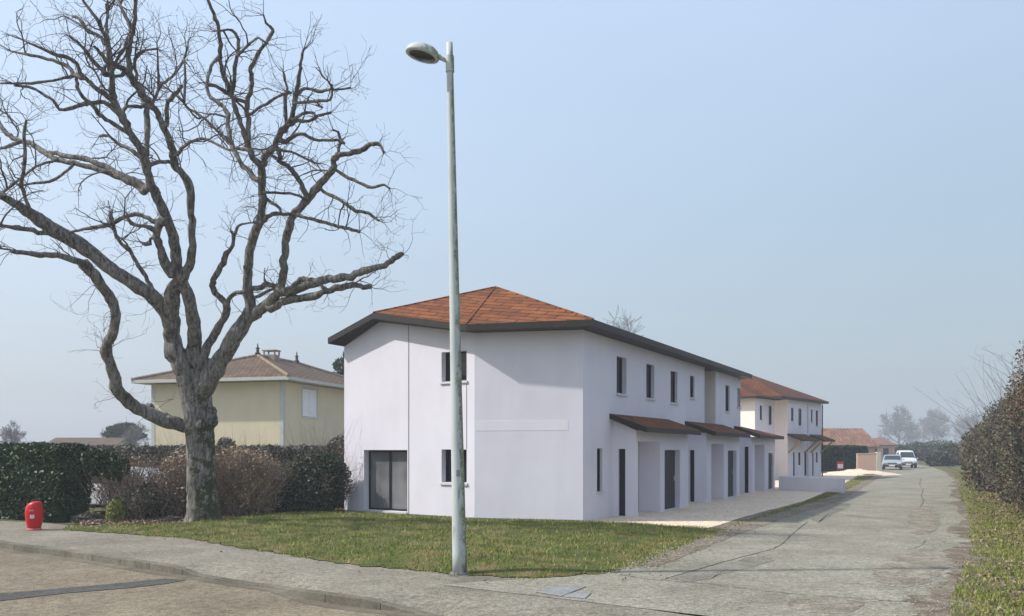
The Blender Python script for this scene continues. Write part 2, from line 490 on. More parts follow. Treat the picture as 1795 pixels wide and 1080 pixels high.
MB().hexa([WA.pt(door[0], .04, -.2), WA.pt(door[1], .04, -.2), WA.pt(door[1], .04, .05), WA.pt(door[0], .04, .05)],
          [WA.pt(door[0], .105, -.2), WA.pt(door[1], .105, -.2), WA.pt(door[1], .10, .05), WA.pt(door[0], .10, .05)]).build('threshold', M['sill'], f)
# inner curtain-like wall return seen through the glass
MB().hexa([WA.pt(door[0] + .9, .12, -.236), WA.pt(door[0] + .93, .12, -.236), WA.pt(door[0] + .93, .12, -.230), WA.pt(door[0] + .9, .12, -.230)],
          [WA.pt(door[0] + .9, door[3] - .05, -.236), WA.pt(door[0] + .93, door[3] - .05, -.236), WA.pt(door[0] + .93, door[3] - .05, -.230), WA.pt(door[0] + .9, door[3] - .05, -.230)]).build('frame', M['frame'], f)
# joints, plinth and the paler band of render between the storeys
j = MB()
sj = WA.s_at(716)
j.hexa([WA.pt(sj, .05, 0), WA.pt(sj + .02, .05, 0), WA.pt(sj + .02, .05, .012), WA.pt(sj, .05, .012)], [WA.pt(sj, 5.7, 0), WA.pt(sj + .02, 5.7, 0), WA.pt(sj + .02, 5.7, .012), WA.pt(sj, 5.7, .012)])
j.build('render_joint', M['joint'], H1)
j = MB()
sj = WA.s_at(817.5)
j.hexa([WA.pt(sj, wd[3] + .02, 0), WA.pt(sj + .014, wd[3] + .02, 0), WA.pt(sj + .014, wd[3] + .02, .01), WA.pt(sj, wd[3] + .02, .01)], [WA.pt(sj, wu[2] - .09, 0), WA.pt(sj + .014, wu[2] - .09, 0), WA.pt(sj + .014, wu[2] - .09, .01), WA.pt(sj, wu[2] - .09, .01)])
j.build('render_joint', M['joint'], H1)
def strip(name, W, a, b, c, d, mat, o=.006, par=None):
    return MB().hexa([W.pt(a, c, -.01), W.pt(b, c, -.01), W.pt(b, c, o), W.pt(a, c, o)], [W.pt(a, d, -.01), W.pt(b, d, -.01), W.pt(b, d, o), W.pt(a, d, o)]).build(name, M[mat], par or H1)
strip('plinth', WA, door[1] + .02, LA, -.05, .055, 'plinth', .012); strip('plinth', WC, 0, LCn, -.05, .055, 'plinth', .012); strip('plinth', WA, -.01, door[0], -.05, .055, 'plinth', .012)
strip('render_band', WC, 0.02, WC.s_at(996), WC.z_at(900, 755), WC.z_at(900, 737), 'band', .004)
# roof
A1 = Vector((-.53, 27.5, 7.2)); EZ = 5.44
E0 = Vector((2.15, 22.7, EZ)); EB = Vector((-1.27, 23.75, EZ + .02)); EG = Vector((-4.21, 25.95, 6.13)); EL = Vector((-5.83, 27.12, 5.52))
EF = WD.pt(T3 + .45, EZ, .5); RE = WD.pt(T3 + .4 - 3.6, 7.2, -4.1); ELF = WD.pt(T3 + .45, 5.5, -8.6)
rm = MB()
for pl in ([E0, A1, EB], [EB, A1, EG], [EG, A1, EL], [E0, EF, RE, A1], [A1, RE, ELF, EL], [RE, EF, ELF]):
    pl = [Vector(p) for p in pl]
    nr = (pl[1] - pl[0]).cross(pl[2] - pl[0])
    if nr.z < 0: pl = pl[::-1]
    rm.hexa([p - Vector((0, 0, .05)) for p in pl], pl)
rm.build('roof', M['tile'], H1)
rg = MB()
for a, b in ((A1, E0), (A1, EB), (A1, EG), (A1, RE)):
    a2, b2 = a + Vector((0, 0, .0)), b + Vector((0, 0, .0))
    rg.tube([a2, b2], [.035, .035], 6)
rg.build('ridge_tiles', M['tile'], H1)
fascia('fascia', [EL, EG, EB, E0, EF, ELF], .185, .06, H1, closed=True)
dz = Vector((0, 0, .19))
sf = MB()
ins = [WA.pt(0, 5.26, -.02), WA.pt(pk, 5.91, -.02), Vector((BB.x, BB.y, 5.28)), WD.pt(0, 5.26, -.02), WD.pt(T3, 5.26, -.02)]
outs = [EL - dz, EG - dz, EB - dz, E0 - dz, EF - dz]
for k in range(4): sf.poly([ins[k], ins[k + 1], outs[k + 1], outs[k]])
sf.poly([WD.pt(T1 - .05, 5.262, -.01), WD.pt(T2 + .05, 5.262, -.01), WD.pt(T2 + .05, 5.262, -2.5), WD.pt(T1 - .05, 5.262, -2.5)])
sf.build('soffit', M['fascia'], H1)

def slat_door(W, h, par, q):
    a, b, c, d = h[:4]; mb = MB(); k = 0; z = c + .02
    while z < d - .02:
        z2 = min(z + .10, d - .01)
        mb.hexa([W.pt(a + .02, z, -q - .03), W.pt(b - .02, z, -q - .03), W.pt(b - .02, z, -q + .012), W.pt(a + .02, z, -q + .012)],
                [W.pt(a + .02, z2 - .015, -q - .03), W.pt(b - .02, z2 - .015, -q - .03), W.pt(b - .02, z2 - .015, -q + .004), W.pt(a + .02, z2 - .015, -q + .004)])
        z = z2
    dd = mb.build('shutter_door', M['shutter'], par)
    MB().poly([W.pt(a, c, -q - .032), W.pt(b, c, -q - .032), W.pt(b, d, -q - .032), W.pt(a, d, -q - .032)]).build('backing', M['frame'], dd)
    MB().box(W.pt(b - .16, 1.02, -q + .03), (.03, .03, .14), ANG_U).build('handle', M['sill'], dd)
M['shutter'] = plain('shutter_slats', (.045, .047, .052), .5, .15, 9)
PO = .73
def porch(t0, L, side_px, open_px, door_px, ytop, last=False):
    c0 = WD.pt(t0)
    WS = Wall(c0, n, -u); WF = Wall(WD.pt(t0, 0, PO), u, n)
    mb = MB()
    sd = WS.rect(side_px[0], side_px[1], ytop[0], 900); sd = (max(.08, sd[0]), min(PO - .15, sd[1]), 0.02, min(sd[3], 2.1), .08)
    wall_mesh(mb, WS, 0, PO, 0, 2.45, [sd], top=[(0, 2.86), (PO, 2.55)])
    op = WF.rect(open_px[0], open_px[1], ytop[1], 900); op = (max(.12, op[0]), op[1], 0.0, op[3], PO - .03)
    dr = WF.rect(door_px[0], door_px[1], ytop[2], 900); dq = (.18, .15, .10)[0 if t0 < 3 else (1 if t0 < 12 else 2)]; dr = (dr[0], min(L - .15, dr[1]), 0.02, dr[3], dq)
    wall_mesh(mb, WF, 0, L, 0, 2.55, [op, dr])
    # far end and the lit floor step of the open porch
    mb.poly([WF.pt(L, 0), WF.pt(L, 0, -PO), WF.pt(L, 2.9, -PO), WF.pt(L, 2.55)])
    p = mb.build('porch', M['render'], H1)
    slat_door(WF, dr, p, dq)
    dk = MB().poly([WS.pt(sd[0], sd[2], -.078), WS.pt(sd[1], sd[2], -.078), WS.pt(sd[1], sd[3], -.078), WS.pt(sd[0], sd[3], -.078)]).build('side_door', M['frame'], p)
    oe = PO + .42; za, zb = 3.04, 2.63
    a0 = WD.pt(t0 - .28, za, .0); a1 = WD.pt(t0 + (1.2 if last else L + .05), za, .0)
    b0 = WD.pt(t0 - .28, zb, oe); b1 = WD.pt(t0 + L + .12, zb, oe)
    if last:
        e = WD.pt(t0 + L + .5, zb + .02, .1); top = [b0, b1, e, a1, a0]
    else: top = [b0, b1, a1, a0]
    mb = MB(); mb.hexa([q - Vector((0, 0, .04)) for q in top], top)
    r = mb.build('porch_roof', M['tile'], H1)
    fascia('fascia', [a0, b0, b1] + ([e] if last else [a1]), .15, .05, r)
    MB().poly([WD.pt(t0 - .25, za - .15, .01), WD.pt(t0 - .25, zb - .13, oe - .03), WD.pt(t0 + L + .1, zb - .13, oe - .03), WD.pt(t0 + (1.2 if last else L), za - .15, .01)]).build('soffit', M['fascia'], r)
porch(2.25, 5.27, (1084, 1096), (1119, 1157), (1165, 1192), (787, 774, 789))
porch(9.88, 5.27, (1209, 1217), (1247, 1269), (1276, 1291), (789, 778, 790))
porch(17.51, 5.27, (1305, 1312), (1323, 1340), (1347, 1356), (780.5, 780, 794), True)
# single-storey piece behind the last porch
mb = MB()
wall_mesh(mb, WD, T3 + .02, 22.9, 0, 2.5)
mb.poly([WD.pt(22.9, 0), WD.pt(22.9, 0, -3), WD.pt(22.9, 2.5, -3), WD.pt(22.9, 2.5)]).poly([WD.pt(T3 + .02, 2.5, .0), WD.pt(22.9, 2.5), WD.pt(22.9, 2.5, -3), WD.pt(T3 + .02, 2.5, -3)])
mb.build('low_wing', M['render'], H1)

# ------------------------------------------------------------------ terraced houses, rear block (turned a little towards the lane)
u2 = Vector((.63, .777, 0)).normalized(); n2 = Vector((.777, -.63, 0)).normalized()
Pb = Vector((17.99, 55.86, 0)); Pa = Vector((15.3, 53.9, 0))
H2 = thing('terraced_house', Pb, "smaller white house block behind the low white wall, with wooden-bracketed canopies", 'house', 'white terraced houses along the lane')
Wb = Wall(Pb, u2, n2); Wa = Wall(Pa, u2, n2)
Lb = Wb.s_at(1439.5); La = Wa.s_at(1358.5)
ZE = 5.35
mb = MB()
ub = [Wb.rect(1386.7, 1391, 715, 738), Wb.rect(1399.5, 1405, 716, 745.5), Wb.rect(1421.8, 1424.6, 718, 740), Wb.rect(1430, 1434, 719.5, 746.5)]
lb = [Wb.rect(1390.5, 1393.5, 793, 834), Wb.rect(1399.5, 1403.5, 793, 815.5), Wb.rect(1410, 1414, 791, 834), Wb.rect(1424, 1426.5, 793, 834), Wb.rect(1430.5, 1433.5, 793, 811)]
lb = [(a, b, max(c, .05), d) for a, b, c, d in lb]
wall_mesh(mb, Wb, 0, Lb, 0, ZE - .12, ub + lb, q=.05)
mb.poly([Wb.pt(Lb, 0), Wb.pt(Lb, 0, -8), Wb.pt(Lb, ZE - .12, -8), Wb.pt(Lb, ZE - .12)])
ua = [Wa.rect(1332, 1336, 710.7, 736), Wa.rect(1347.5, 1353, 711.5, 744.5)]
wall_mesh(mb, Wa, 0, La, 0, ZE - .14, ua, q=.05)
mb.build('wall', M['render'], H2)
mb = MB()
mb.poly([Wa.pt(0, 0), Wa.pt(0, 0, -8), Wa.pt(0, ZE - .14, -8), Wa.pt(0, ZE - .14)])
mb.poly([Wb.pt(0, 0), Wb.pt(0, 0, -6), Wb.pt(0, ZE - .12, -6), Wb.pt(0, ZE - .12)])
mb.build('recess_wall', M['cream'], H2)
for h in ub + lb: window(Wb, h, H2, .05, sill=h in ub, fw=.04)
for h in ua: window(Wa, h, H2, .05, fw=.04)
def hip(name, W, t0, t1, dep, zE, rise, ov, par, mat='tile_far', shift=0):
    a, b, c, d = W.pt(t0 - ov, zE, ov), W.pt(t1 + ov, zE, ov), W.pt(t1 + ov, zE, -dep - ov), W.pt(t0 - ov, zE, -dep - ov)
    hw = dep / 2 + ov; L = t1 - t0 + 2 * ov
    if L > 2 * hw: r0, r1 = W.pt(t0 - ov + hw, zE + rise, -dep / 2), W.pt(t1 + ov - hw, zE + rise, -dep / 2)
    else: r0 = W.pt((t0 + t1) / 2 - .01 + shift, zE + rise, -dep / 2); r1 = W.pt((t0 + t1) / 2 + .01 + shift, zE + rise, -dep / 2)
    mb = MB(); th = Vector((0, 0, .05))
    for pl in ([a, b, r1, r0], [b, c, r1], [c, d, r0, r1], [d, a, r0]):
        mb.hexa([p - th for p in pl], pl)
    r = mb.build(name, M[mat], par)
    fascia('fascia', [a, b, c, d], .14, .05, r, closed=True)
    mb = MB()
    mb.poly([p - Vector((0, 0, .12)) for p in (a, d, c, b)]).build('soffit', M['fascia'], r)
    return r
hip('roof', Wb, -1.6, Lb, 7.6, ZE, 1.95, .4, H2)
hip('roof', Wa, -.2, La + 1.2, 5.6, ZE - .03, 1.35, .35, H2)
for (x0, x1) in ((1380, 1411), (1419, 1439)):
    a, b = Wb.s_at(x0), Wb.s_at(x1)
    top = [Wb.pt(a, 3.0, 0), Wb.pt(b, 3.0, 0), Wb.pt(b, 2.62, 1.0), Wb.pt(a, 2.62, 1.0)]
    cp = slab('canopy', top, .06, M['tile_far'], H2)
    MB().hexa([p - Vector((0, 0, .09)) for p in top], [p - Vector((0, 0, .062)) for p in top]).build('soffit', M['soffit'], cp)
    fascia('fascia', [top[0], top[3], top[2], top[1]], .12, .04, cp)
    for t in (a + .12, b - .12):
        MB().bar(Wb.pt(t, 1.75, .03), Wb.pt(t, 2.52, .85), .09, .09).build('bracket', M['wood'], cp)
MB().tube([Wb.pt(Lb + .05, .05, .06), Wb.pt(Lb + .05, ZE - .2, .06)], [.045, .045], 8).build('downpipe', M['frame'], H2)
MB().tube([Wb.pt(Lb * .57, .05, .05), Wb.pt(Lb * .57, ZE - .2, .05)], [.04, .04], 8).build('downpipe', M['sill'], H2)
b_ = MB()
for z in (3.3, 3.55, 3.8, 4.05): b_.bar(Wb.pt(Lb + .05, z, -.05), Wb.pt(Lb + .5, z, -.05), .03, .03)
b_.bar(Wb.pt(Lb + .5, 3.1, -.05), Wb.pt(Lb + .5, 4.1, -.05), .04, .04)
b_.build('balcony_rail', M['frame'], H2)

# ------------------------------------------------------------------ low white wall on the yard
a, b = gp(1365, 859), gp(1477, 864.5)
dv = (b - a).normalized(); nv = Vector((dv.y, -dv.x, 0)); nv = nv if nv.y < 0 else -nv
WW = Wall(a, dv, nv); Lw = (b - a).length
o = MB().hexa([WW.pt(0, 0), WW.pt(Lw, 0), WW.pt(Lw, 0, -.2), WW.pt(0, 0, -.2)], [WW.pt(0, .68), WW.pt(Lw, .67), WW.pt(Lw, .67, -.2), WW.pt(0, .68, -.2)]).build('low_wall', M['whitewall'], bevel=.012)
tag(o, "low plain white wall standing on the beige gravel beside the lane", 'wall')

# ------------------------------------------------------------------ yellow house on the left
u3 = Vector((.265, .964, 0)).normalized(); n3 = Vector((.964, -.265, 0)).normalized()
C3 = Vector((-11.5, 43, 0)); HY3 = thing('detached_house', C3, "yellow rendered house with brown hipped tile roof behind the big bare tree", 'house')
M['yellow'] = render_plaster('yellow_render', (.62, .54, .385), (.68, .60, .43))
M['greytrim'] = plain('grey_trim', (.50, .50, .455), .7, .06)
M['brown_tile'] = roofmat('brown_tiles', (.17, .115, .08), (.11, .078, .055), (.045, .034, .025), math.atan2(u3.y, u3.x) - math.pi / 2, .28, .33)
WL = Wall(C3, -n3, -u3); WR = Wall(C3, u3, n3); LL, LR = 7.75, 11.8
ww = WR.rect(530, 556, 682, 731)
mb = MB(); wall_mesh(mb, WL, 0, LL, 0, 5.4); wall_mesh(mb, WR, 0, LR, 0, 5.4, [ww], q=.1)
mb.poly([WL.pt(LL, 0), WL.pt(LL, 0, -LR), WL.pt(LL, 5.4, -LR), WL.pt(LL, 5.4)]); mb.poly([WR.pt(LR, 0), WR.pt(LR, 0, -LL), WR.pt(LR, 5.4, -LL), WR.pt(LR, 5.4)])
mb.build('wall', M['yellow'], HY3)
for (Wq, a, b, o1) in ((WL, -.02, .2, .015), (WR, 0, .2, .022), (WL, LL - .2, LL + .01, .015)):
    MB().hexa([Wq.pt(a, 0, o1), Wq.pt(b, 0, o1), Wq.pt(b, 0, -.02), Wq.pt(a, 0, -.02)], [Wq.pt(a, 5.4, o1), Wq.pt(b, 5.4, o1), Wq.pt(b, 5.4, -.02), Wq.pt(a, 5.4, -.02)]).build('quoin', M['greytrim'], HY3)
f = window(WR, ww, HY3, .1, fw=.05)
sh = MB(); a, b, c, d = ww
for k in range(2):
    s0, s1 = a + (b - a) * k / 2 + .01, a + (b - a) * (k + 1) / 2 - .01
    sh.hexa([WR.pt(s0, c + .02, -.08), WR.pt(s1, c + .02, -.08), WR.pt(s1, c + .02, -.03), WR.pt(s0, c + .02, -.03)], [WR.pt(s0, d - .02, -.08), WR.pt(s1, d - .02, -.08), WR.pt(s1, d - .02, -.03), WR.pt(s0, d - .02, -.03)])
M['white'] = plain('white_paint', (.78, .78, .80), .5, .04)
sh.build('shutter', M['white'], f)
tr = MB()
for (s0, s1, z0, z1) in ((a - .1, a, c - .1, d + .1), (b, b + .1, c - .1, d + .1), (a, b, d, d + .1)):
    tr.hexa([WR.pt(s0, z0, 0), WR.pt(s1, z0, 0), WR.pt(s1, z0, .02), WR.pt(s0, z0, .02)], [WR.pt(s0, z1, 0), WR.pt(s1, z1, 0), WR.pt(s1, z1, .02), WR.pt(s0, z1, .02)])
tr.build('surround', M['greytrim'], f)
ZR, ov = 5.58, .7
ca, cb, cc, cd = WR.pt(-ov, ZR, ov), WR.pt(LR + ov, ZR, ov), WR.pt(LR + ov, ZR, -LL - ov), WR.pt(-ov, ZR, -LL - ov)
r0, r1 = WR.pt(3.9, 7.2, -LL / 2), WR.pt(LR - 3.6, 7.2, -LL / 2)
mb = MB()
for pl in ([ca, cb, r1, r0], [cb, cc, r1], [cc, cd, r0, r1], [cd, ca, r0]): mb.hexa([p - Vector((0, 0, .06)) for p in pl], pl)
rf = mb.build('roof', M['brown_tile'], HY3)
mb = MB()
for a, b in ((ca, r0), (cd, r0), (r0, r1), (cb, r1)):
    N = 26
    for k in range(N):
        p, q2 = a.lerp(b, k / N), a.lerp(b, (k + .93) / N); mb.tube([p + Vector((0, 0, .03)), q2 + Vector((0, 0, .03))], [.10, .085], 8)
M['ridge'] = plain('ridge_tiles', (.30, .23, .17), .85, .25, 5)
mb.build('ridge_tiles', M['ridge'], rf)
fascia('gutter', [ca, cb, cc, cd], .16, .12, HY3, closed=True, mat='greytrim')
MB().poly([p - Vector((0, 0, .15)) for p in (ca, cd, cc, cb)]).build('soffit', M['greytrim'], HY3)
mb = MB(); cpos = r0.lerp(r1, .30) + n3 * .1
an3 = math.atan2(u3.y, u3.x)
mb.box(cpos + Vector((0, 0, -.02)), (.55, .7, .4), an3)
for sx in (-.24, .24):
    for sy in (-.34, .34): mb.box(cpos + Matrix.Rotation(an3, 3, 'Z') @ Vector((sx, sy, 0)) + Vector((0, 0, .28)), (.07, .07, .22), an3)
mb.box(cpos + Vector((0, 0, .42)), (.66, .86, .055), an3)
mb.build('chimney', M['ridge'], rf)
for p in (r0, r1):
    MB().lathe([(.14, 0), (.16, .1), (.07, .16), (.10, .24), (.05, .3), (.13, .36), (.05, .42), (.03, .6), (.005, .66)], p + Vector((0, 0, .05)), 12).build('finial', M['fascia'], rf, smooth=True)

# ------------------------------------------------------------------ street lamp
lp = gp(806, 1006); Lm = thing('street_lamp', lp, "tall pale grey-green street lamp with oval head on the pavement", 'street lamp')
m, t, b = newmat('lamp_paint')
v = geopos(t, (1, 1, .3))
base = ramp(t, noise(t, geopos(t), 1.2, 3), [(.3, (.43, .465, .45)), (.7, (.50, .545, .53))])
dp = t.nodes.new("ShaderNodeVectorMath"); dp.operation = 'DOT_PRODUCT'; dp.inputs[1].default_value = (.95, -.2, 0)
g = t.nodes.new("ShaderNodeNewGeometry"); t.links.new(g.outputs['Normal'], dp.inputs[0])
ma = t.nodes.new("ShaderNodeMath"); ma.operation = 'MULTIPLY_ADD'; ma.inputs[1].default_value = .38
t.links.new(dp.outputs['Value'], ma.inputs[0]); t.links.new(noise(t, geopos(t, (1, 1, .35)), 9, 5, .7), ma.inputs[2])
c = mix(t, ramp(t, ma.outputs[0], [(.66, (0, 0, 0)), (.80, (.85, .85, .85))]), base, ramp(t, noise(t, geopos(t), 30, 3), [(.4, (.07, .085, .03)), (.6, (.25, .26, .13))]))
c = mix(t, ramp(t, noise(t, geopos(t, (3, 3, .5)), 7, 4), [(.62, (0, 0, 0)), (.72, (.6, .6, .6))]), c, (.22, .23, .2))
setc(t, b, c); b.inputs['Roughness'].default_value = .55
M['lamp'] = m
top = Vector((lp.x - .165, lp.y, 8.5))
N = 26
pts = [lp.lerp(top, k / N) for k in range(N + 1)]
rad = [.118 + (.05 - .118) * (k / N) ** .92 for k in range(N + 1)]
MB().tube(pts, rad, 20).build('pole', M['lamp'], Lm, smooth=True)
MB().tube([lp + Vector((0, 0, 0.002)), lp + Vector((0, 0, .03))], [.15, .145], 20).build('base_plate', M['plinth'], Lm)
c1 = lp.lerp(top, .945)
MB().tube([c1, lp.lerp(top, .975)], [.068, .068], 16).build('collar', M['lamp'], Lm)
dpos = lp.lerp(top, (2 - 45 * lp.y / 1500) / 8.5)
dpos = Vector((lp.x, lp.y, 1.62)) + Vector((-.02, -.108, 0))
MB().box(dpos, (.06, .03, .1)).build('fuse_box', M['plinth'], Lm, bevel=.006)
ax = top.z - .37
hd = Vector((-1.42, lp.y - .02, 8.345))
MB().tube([Vector((lp.x - .155, lp.y, ax + .06)), Vector((lp.x - .25, lp.y, ax + .1)), Vector((lp.x - .34, lp.y - .01, ax + .15))], [.035, .032, .045], 10).build('arm', M['lamp'], Lm, smooth=True)
def disc(prof, c, rx, tilt, n_=40):
    mb = MB().lathe(prof, (0, 0, 0), n_, 1, .78)
    R3 = Matrix.Rotation(tilt, 3, 'Y') @ Matrix.Rotation(R(-4), 3, 'X')
    mb.v = [tuple(c + R3 @ Vector(p)) for p in mb.v]
    return mb
TL = R(14)
hdp = disc([(.02, .115), (.10, .11), (.18, .085), (.24, .04), (.272, -.01), (.28, -.045), (.272, -.07), (.25, -.075)], hd, 1, TL)
hdp.build('lamp_head', M['lamp'], Lm, smooth=True)
disc([(.215, -.078), (.19, -.095), (.1, -.11), (.01, -.115)], hd, 1, TL).build('lens', glassy('lamp_lens', (.035, .033, .028), .15), Lm, smooth=True)
# ------------------------------------------------------------------ ground, road, pavement, lane
def sheet(name, pts, z, mat, label=None):
    mb = MB(); mb.poly([(p[0], p[1], z) for p in pts]); o = mb.build(name, mat); o['kind'] = 'structure'; return o
def pxs(l): return [gp(x, y) for x, y in l]
def smoothline(pts, k=3, jit=0):
    P = [Vector((p[0], p[1], 0)) for p in pts]
    out_ = []
    for i in range(len(P) - 1):
        a, b, c, d = P[max(i - 1, 0)], P[i], P[i + 1], P[min(i + 2, len(P) - 1)]
        for s in range(k):
            t = s / k
            q = .5 * ((2 * b) + (c - a) * t + (2 * a - 5 * b + 4 * c - d) * t * t + (3 * b - a - 3 * c + d) * t ** 3)
            if jit: q += Vector((random.uniform(-jit, jit), random.uniform(-jit, jit), 0))
            out_.append(q)
    out_.append(P[-1]); return out_
# kerb line (outer upper arris), flows left to right; z of its top varies: full height, dropped at the crossings
KPX = [(0, 950), (150, 970), (290, 991), (345, 1008), (420, 1021), (500, 1032), (560, 1040), (640, 1050), (735, 1076)]
KL = [Vector((-34, 41, 0)), Vector((-22, 28.8, 0)), Vector((-15.5, 22.6, 0))] + [gp(x, y, z) for (x, y), z in zip(KPX, (0, 0, 0, -.095, -.105, -.1, -.01, 0, -.11))] + [Vector((.2, 9.45, 0)), Vector((2.5, 8.5, 0)), Vector((6, 7.6, 0)), Vector((12, 6.9, 0)), Vector((40, 5, 0))]
KF = [1, 1, 1, 1, 1, 1, .20, .14, .18, .95, 1, .10, .1, .1, .1, .1, .1]
KS, KZ = [], []
SUB = 6
for i in range(len(KL) - 1):
    for s in range(SUB):
        a, b, c, d = KL[max(i - 1, 0)], KL[i], KL[i + 1], KL[min(i + 2, len(KL) - 1)]
        t = s / SUB
        KS.append(.5 * ((2 * b) + (c - a) * t + (2 * a - 5 * b + 4 * c - d) * t * t + (3 * b - a - 3 * c + d) * t ** 3)); KZ.append(KF[i] * (1 - t) + KF[i + 1] * t)
KS.append(KL[-1]); KZ.append(KF[-1])
RZ = -.125
def knorm(i):
    d = (KS[min(i + 1, len(KS) - 1)] - KS[max(i - 1, 0)]).normalized(); return Vector((d.y, -d.x, 0))    # towards the road
KW = .14
back = [KS[i] - knorm(i) * KW for i in range(len(KS))]
ktop = [RZ + .125 * max(KZ[i], .08) + .004 for i in range(len(KS))]

m, t, b = newmat('field_ground'); v = geopos(t)
c = ramp(t, noise(t, v, .8, 5, .6), [(.3, (.07, .075, .025)), (.5, (.12, .12, .045)), (.7, (.17, .14, .08))])
c = mix(t, .6, c, ramp(t, noise(t, v, 25, 4, .7), [(.3, (.55, .5, .45)), (.7, (1.3, 1.3, 1.2))]), 'MULTIPLY')
setc(t, b, c); b.inputs['Roughness'].default_value = .95; bump(t, b, noise(t, v, 14, 5, .7), .8, .05); M['field'] = m

def asphalt(name, c1, c2, c3, patch=1.1, grit=1.0):
    m, t, b = newmat(name); v = geopos(t)
    big = noise(t, v, patch * .35, 6, .62, .4)
    c = ramp(t, big, [(.3, c1), (.5, c2), (.68, c3)])
    st = noise(t, geopos(t, (1, 1, 1)), 2.3, 5, .7)
    c = mix(t, .75, c, ramp(t, st, [(.3, (.78, .76, .73)), (.62, (1.1, 1.1, 1.08))]), 'MULTIPLY')
    vo = t.nodes.new("ShaderNodeTexVoronoi"); vo.inputs['Scale'].default_value = 55
    t.links.new(v, vo.inputs[0])
    g = ramp(t, vo.outputs['Color'], [(.15, (.62, .6, .56)), (.5, (1, 1, 1)), (.9, (1.35, 1.33, 1.28))])
    c = mix(t, .75 * grit, c, g, 'MULTIPLY')
    fine = noise(t, v, 130, 3, .6)
    c = mix(t, .6, c, ramp(t, fine, [(.35, (.68, .67, .64)), (.65, (1.25, 1.25, 1.22))]), 'MULTIPLY')
    mid = noise(t, geopos(t, (1, 1, 1)), 11, 6, .8, .2)
    c = mix(t, .9 * grit, c, ramp(t, mid, [(.36, (.52, .49, .45)), (.5, (1, 1, 1)), (.66, (1.32, 1.31, 1.26))]), 'MULTIPLY')
    setc(t, b, c); b.inputs['Roughness'].default_value = .92
    bump(t, b, mix(t, .5, vo.outputs['Distance'], fine), .7, .012)
    return m
M['road'] = asphalt('road_asphalt', (.15, .125, .09), (.21, .178, .13), (.26, .222, .165), 1.0)
M['pave'] = asphalt('pavement_asphalt', (.17, .155, .125), (.23, .212, .175), (.275, .255, .215), 1.2)
M['lane'] = asphalt('lane_asphalt', (.195, .185, .15), (.26, .248, .205), (.31, .296, .25), 1.5)
M['tar'] = asphalt('tar_patch', (.06, .06, .06), (.085, .085, .082), (.10, .10, .095), 2)
M['kerb'] = asphalt('kerb_concrete', (.10, .09, .07), (.15, .137, .11), (.21, .19, .155), 3, .5)
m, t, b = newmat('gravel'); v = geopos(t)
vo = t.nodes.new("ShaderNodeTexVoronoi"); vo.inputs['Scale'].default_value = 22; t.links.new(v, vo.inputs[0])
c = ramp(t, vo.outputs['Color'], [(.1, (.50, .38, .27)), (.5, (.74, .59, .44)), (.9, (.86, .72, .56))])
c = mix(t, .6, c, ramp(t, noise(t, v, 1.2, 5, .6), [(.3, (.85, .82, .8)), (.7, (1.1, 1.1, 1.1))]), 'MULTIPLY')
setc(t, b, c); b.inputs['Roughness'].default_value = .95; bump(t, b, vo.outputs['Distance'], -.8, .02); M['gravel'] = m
M['earth'] = asphalt('verge_earth', (.13, .105, .075), (.20, .17, .13), (.27, .235, .19), 2.5)

M['dirt'] = asphalt('edge_dirt', (.10, .075, .055), (.17, .14, .105), (.27, .25, .21), 5)
# ground: one sheet, land behind the kerb and the lower ground of the road in front
mb = MB(); G = 420
i0 = 0
for a, b2 in zip(range(len(back) - 1), range(1, len(back))):
    mb.poly([(back[a].x, back[a].y, RZ - .02), (back[b2].x, back[b2].y, RZ - .02), (back[b2].x, back[b2].y + 1.1, -.03), (back[a].x, back[a].y + 1.1, -.03)])
    mb.poly([(back[a].x, back[a].y + 1.1, -.03), (back[b2].x, back[b2].y + 1.1, -.03), (back[b2].x, G, -.03), (back[a].x, G, -.03)])
    mb.poly([(back[a].x, -60, RZ - .02), (back[b2].x, -60, RZ - .02), (back[b2].x, back[b2].y, RZ - .02), (back[a].x, back[a].y, RZ - .02)])
mb.poly([(-G, -60, RZ - .02), (back[0].x, -60, RZ - .02), (back[0].x, back[0].y, RZ - .02), (-G, back[0].y + 300, RZ - .02)])
mb.poly([(-G, back[0].y + 300, -.03), (back[0].x, back[0].y, -.03), (back[0].x, G, -.03), (-G, G, -.03)])
mb.poly([(back[-1].x, -60, -.03), (G, -60, -.03), (G, G, -.03), (back[-1].x, G, -.03)])
g = mb.build('ground', M['field']); g['kind'] = 'structure'
# road
rd = MB()
NC = 14
for a in range(len(KS) - 1):
    p, q = KS[a], KS[a + 1]
    rd.poly([(p.x, p.y - 30, RZ), (q.x, q.y - 30, RZ), (q.x, q.y, RZ), (p.x, p.y, RZ)])
o = rd.build('road', M['road']); o['kind'] = 'structure'
# kerb stones, about a metre long with open joints
acc = 0; kb = MB()
def kq(i0_, i1_, f0, f1):
    A = KS[i0_].lerp(KS[i1_], f0); B = KS[i0_].lerp(KS[i1_], f1); n0 = knorm(i0_).lerp(knorm(i1_), f0); n1 = knorm(i0_).lerp(knorm(i1_), f1)
    za = ktop[i0_] * (1 - f0) + ktop[i1_] * f0; zb = ktop[i0_] * (1 - f1) + ktop[i1_] * f1
    def L(p, nn, o_, z): return (p.x + nn.x * o_, p.y + nn.y * o_, z)
    sl = .012
    kb.hexa([L(A, n0, .012, RZ - .05), L(B, n1, .012, RZ - .05), L(B, n1, -KW, RZ - .05), L(A, n0, -KW, RZ - .05)],
            [L(A, n0, .0, za - sl), L(B, n1, .0, zb - sl), L(B, n1, -KW, zb), L(A, n0, -KW, za)])
    kb.poly([L(A, n0, .0, za - sl + .001), L(B, n1, .0, zb - sl + .001), L(B, n1, -.025, zb + .001), L(A, n0, -.025, za + .001)])
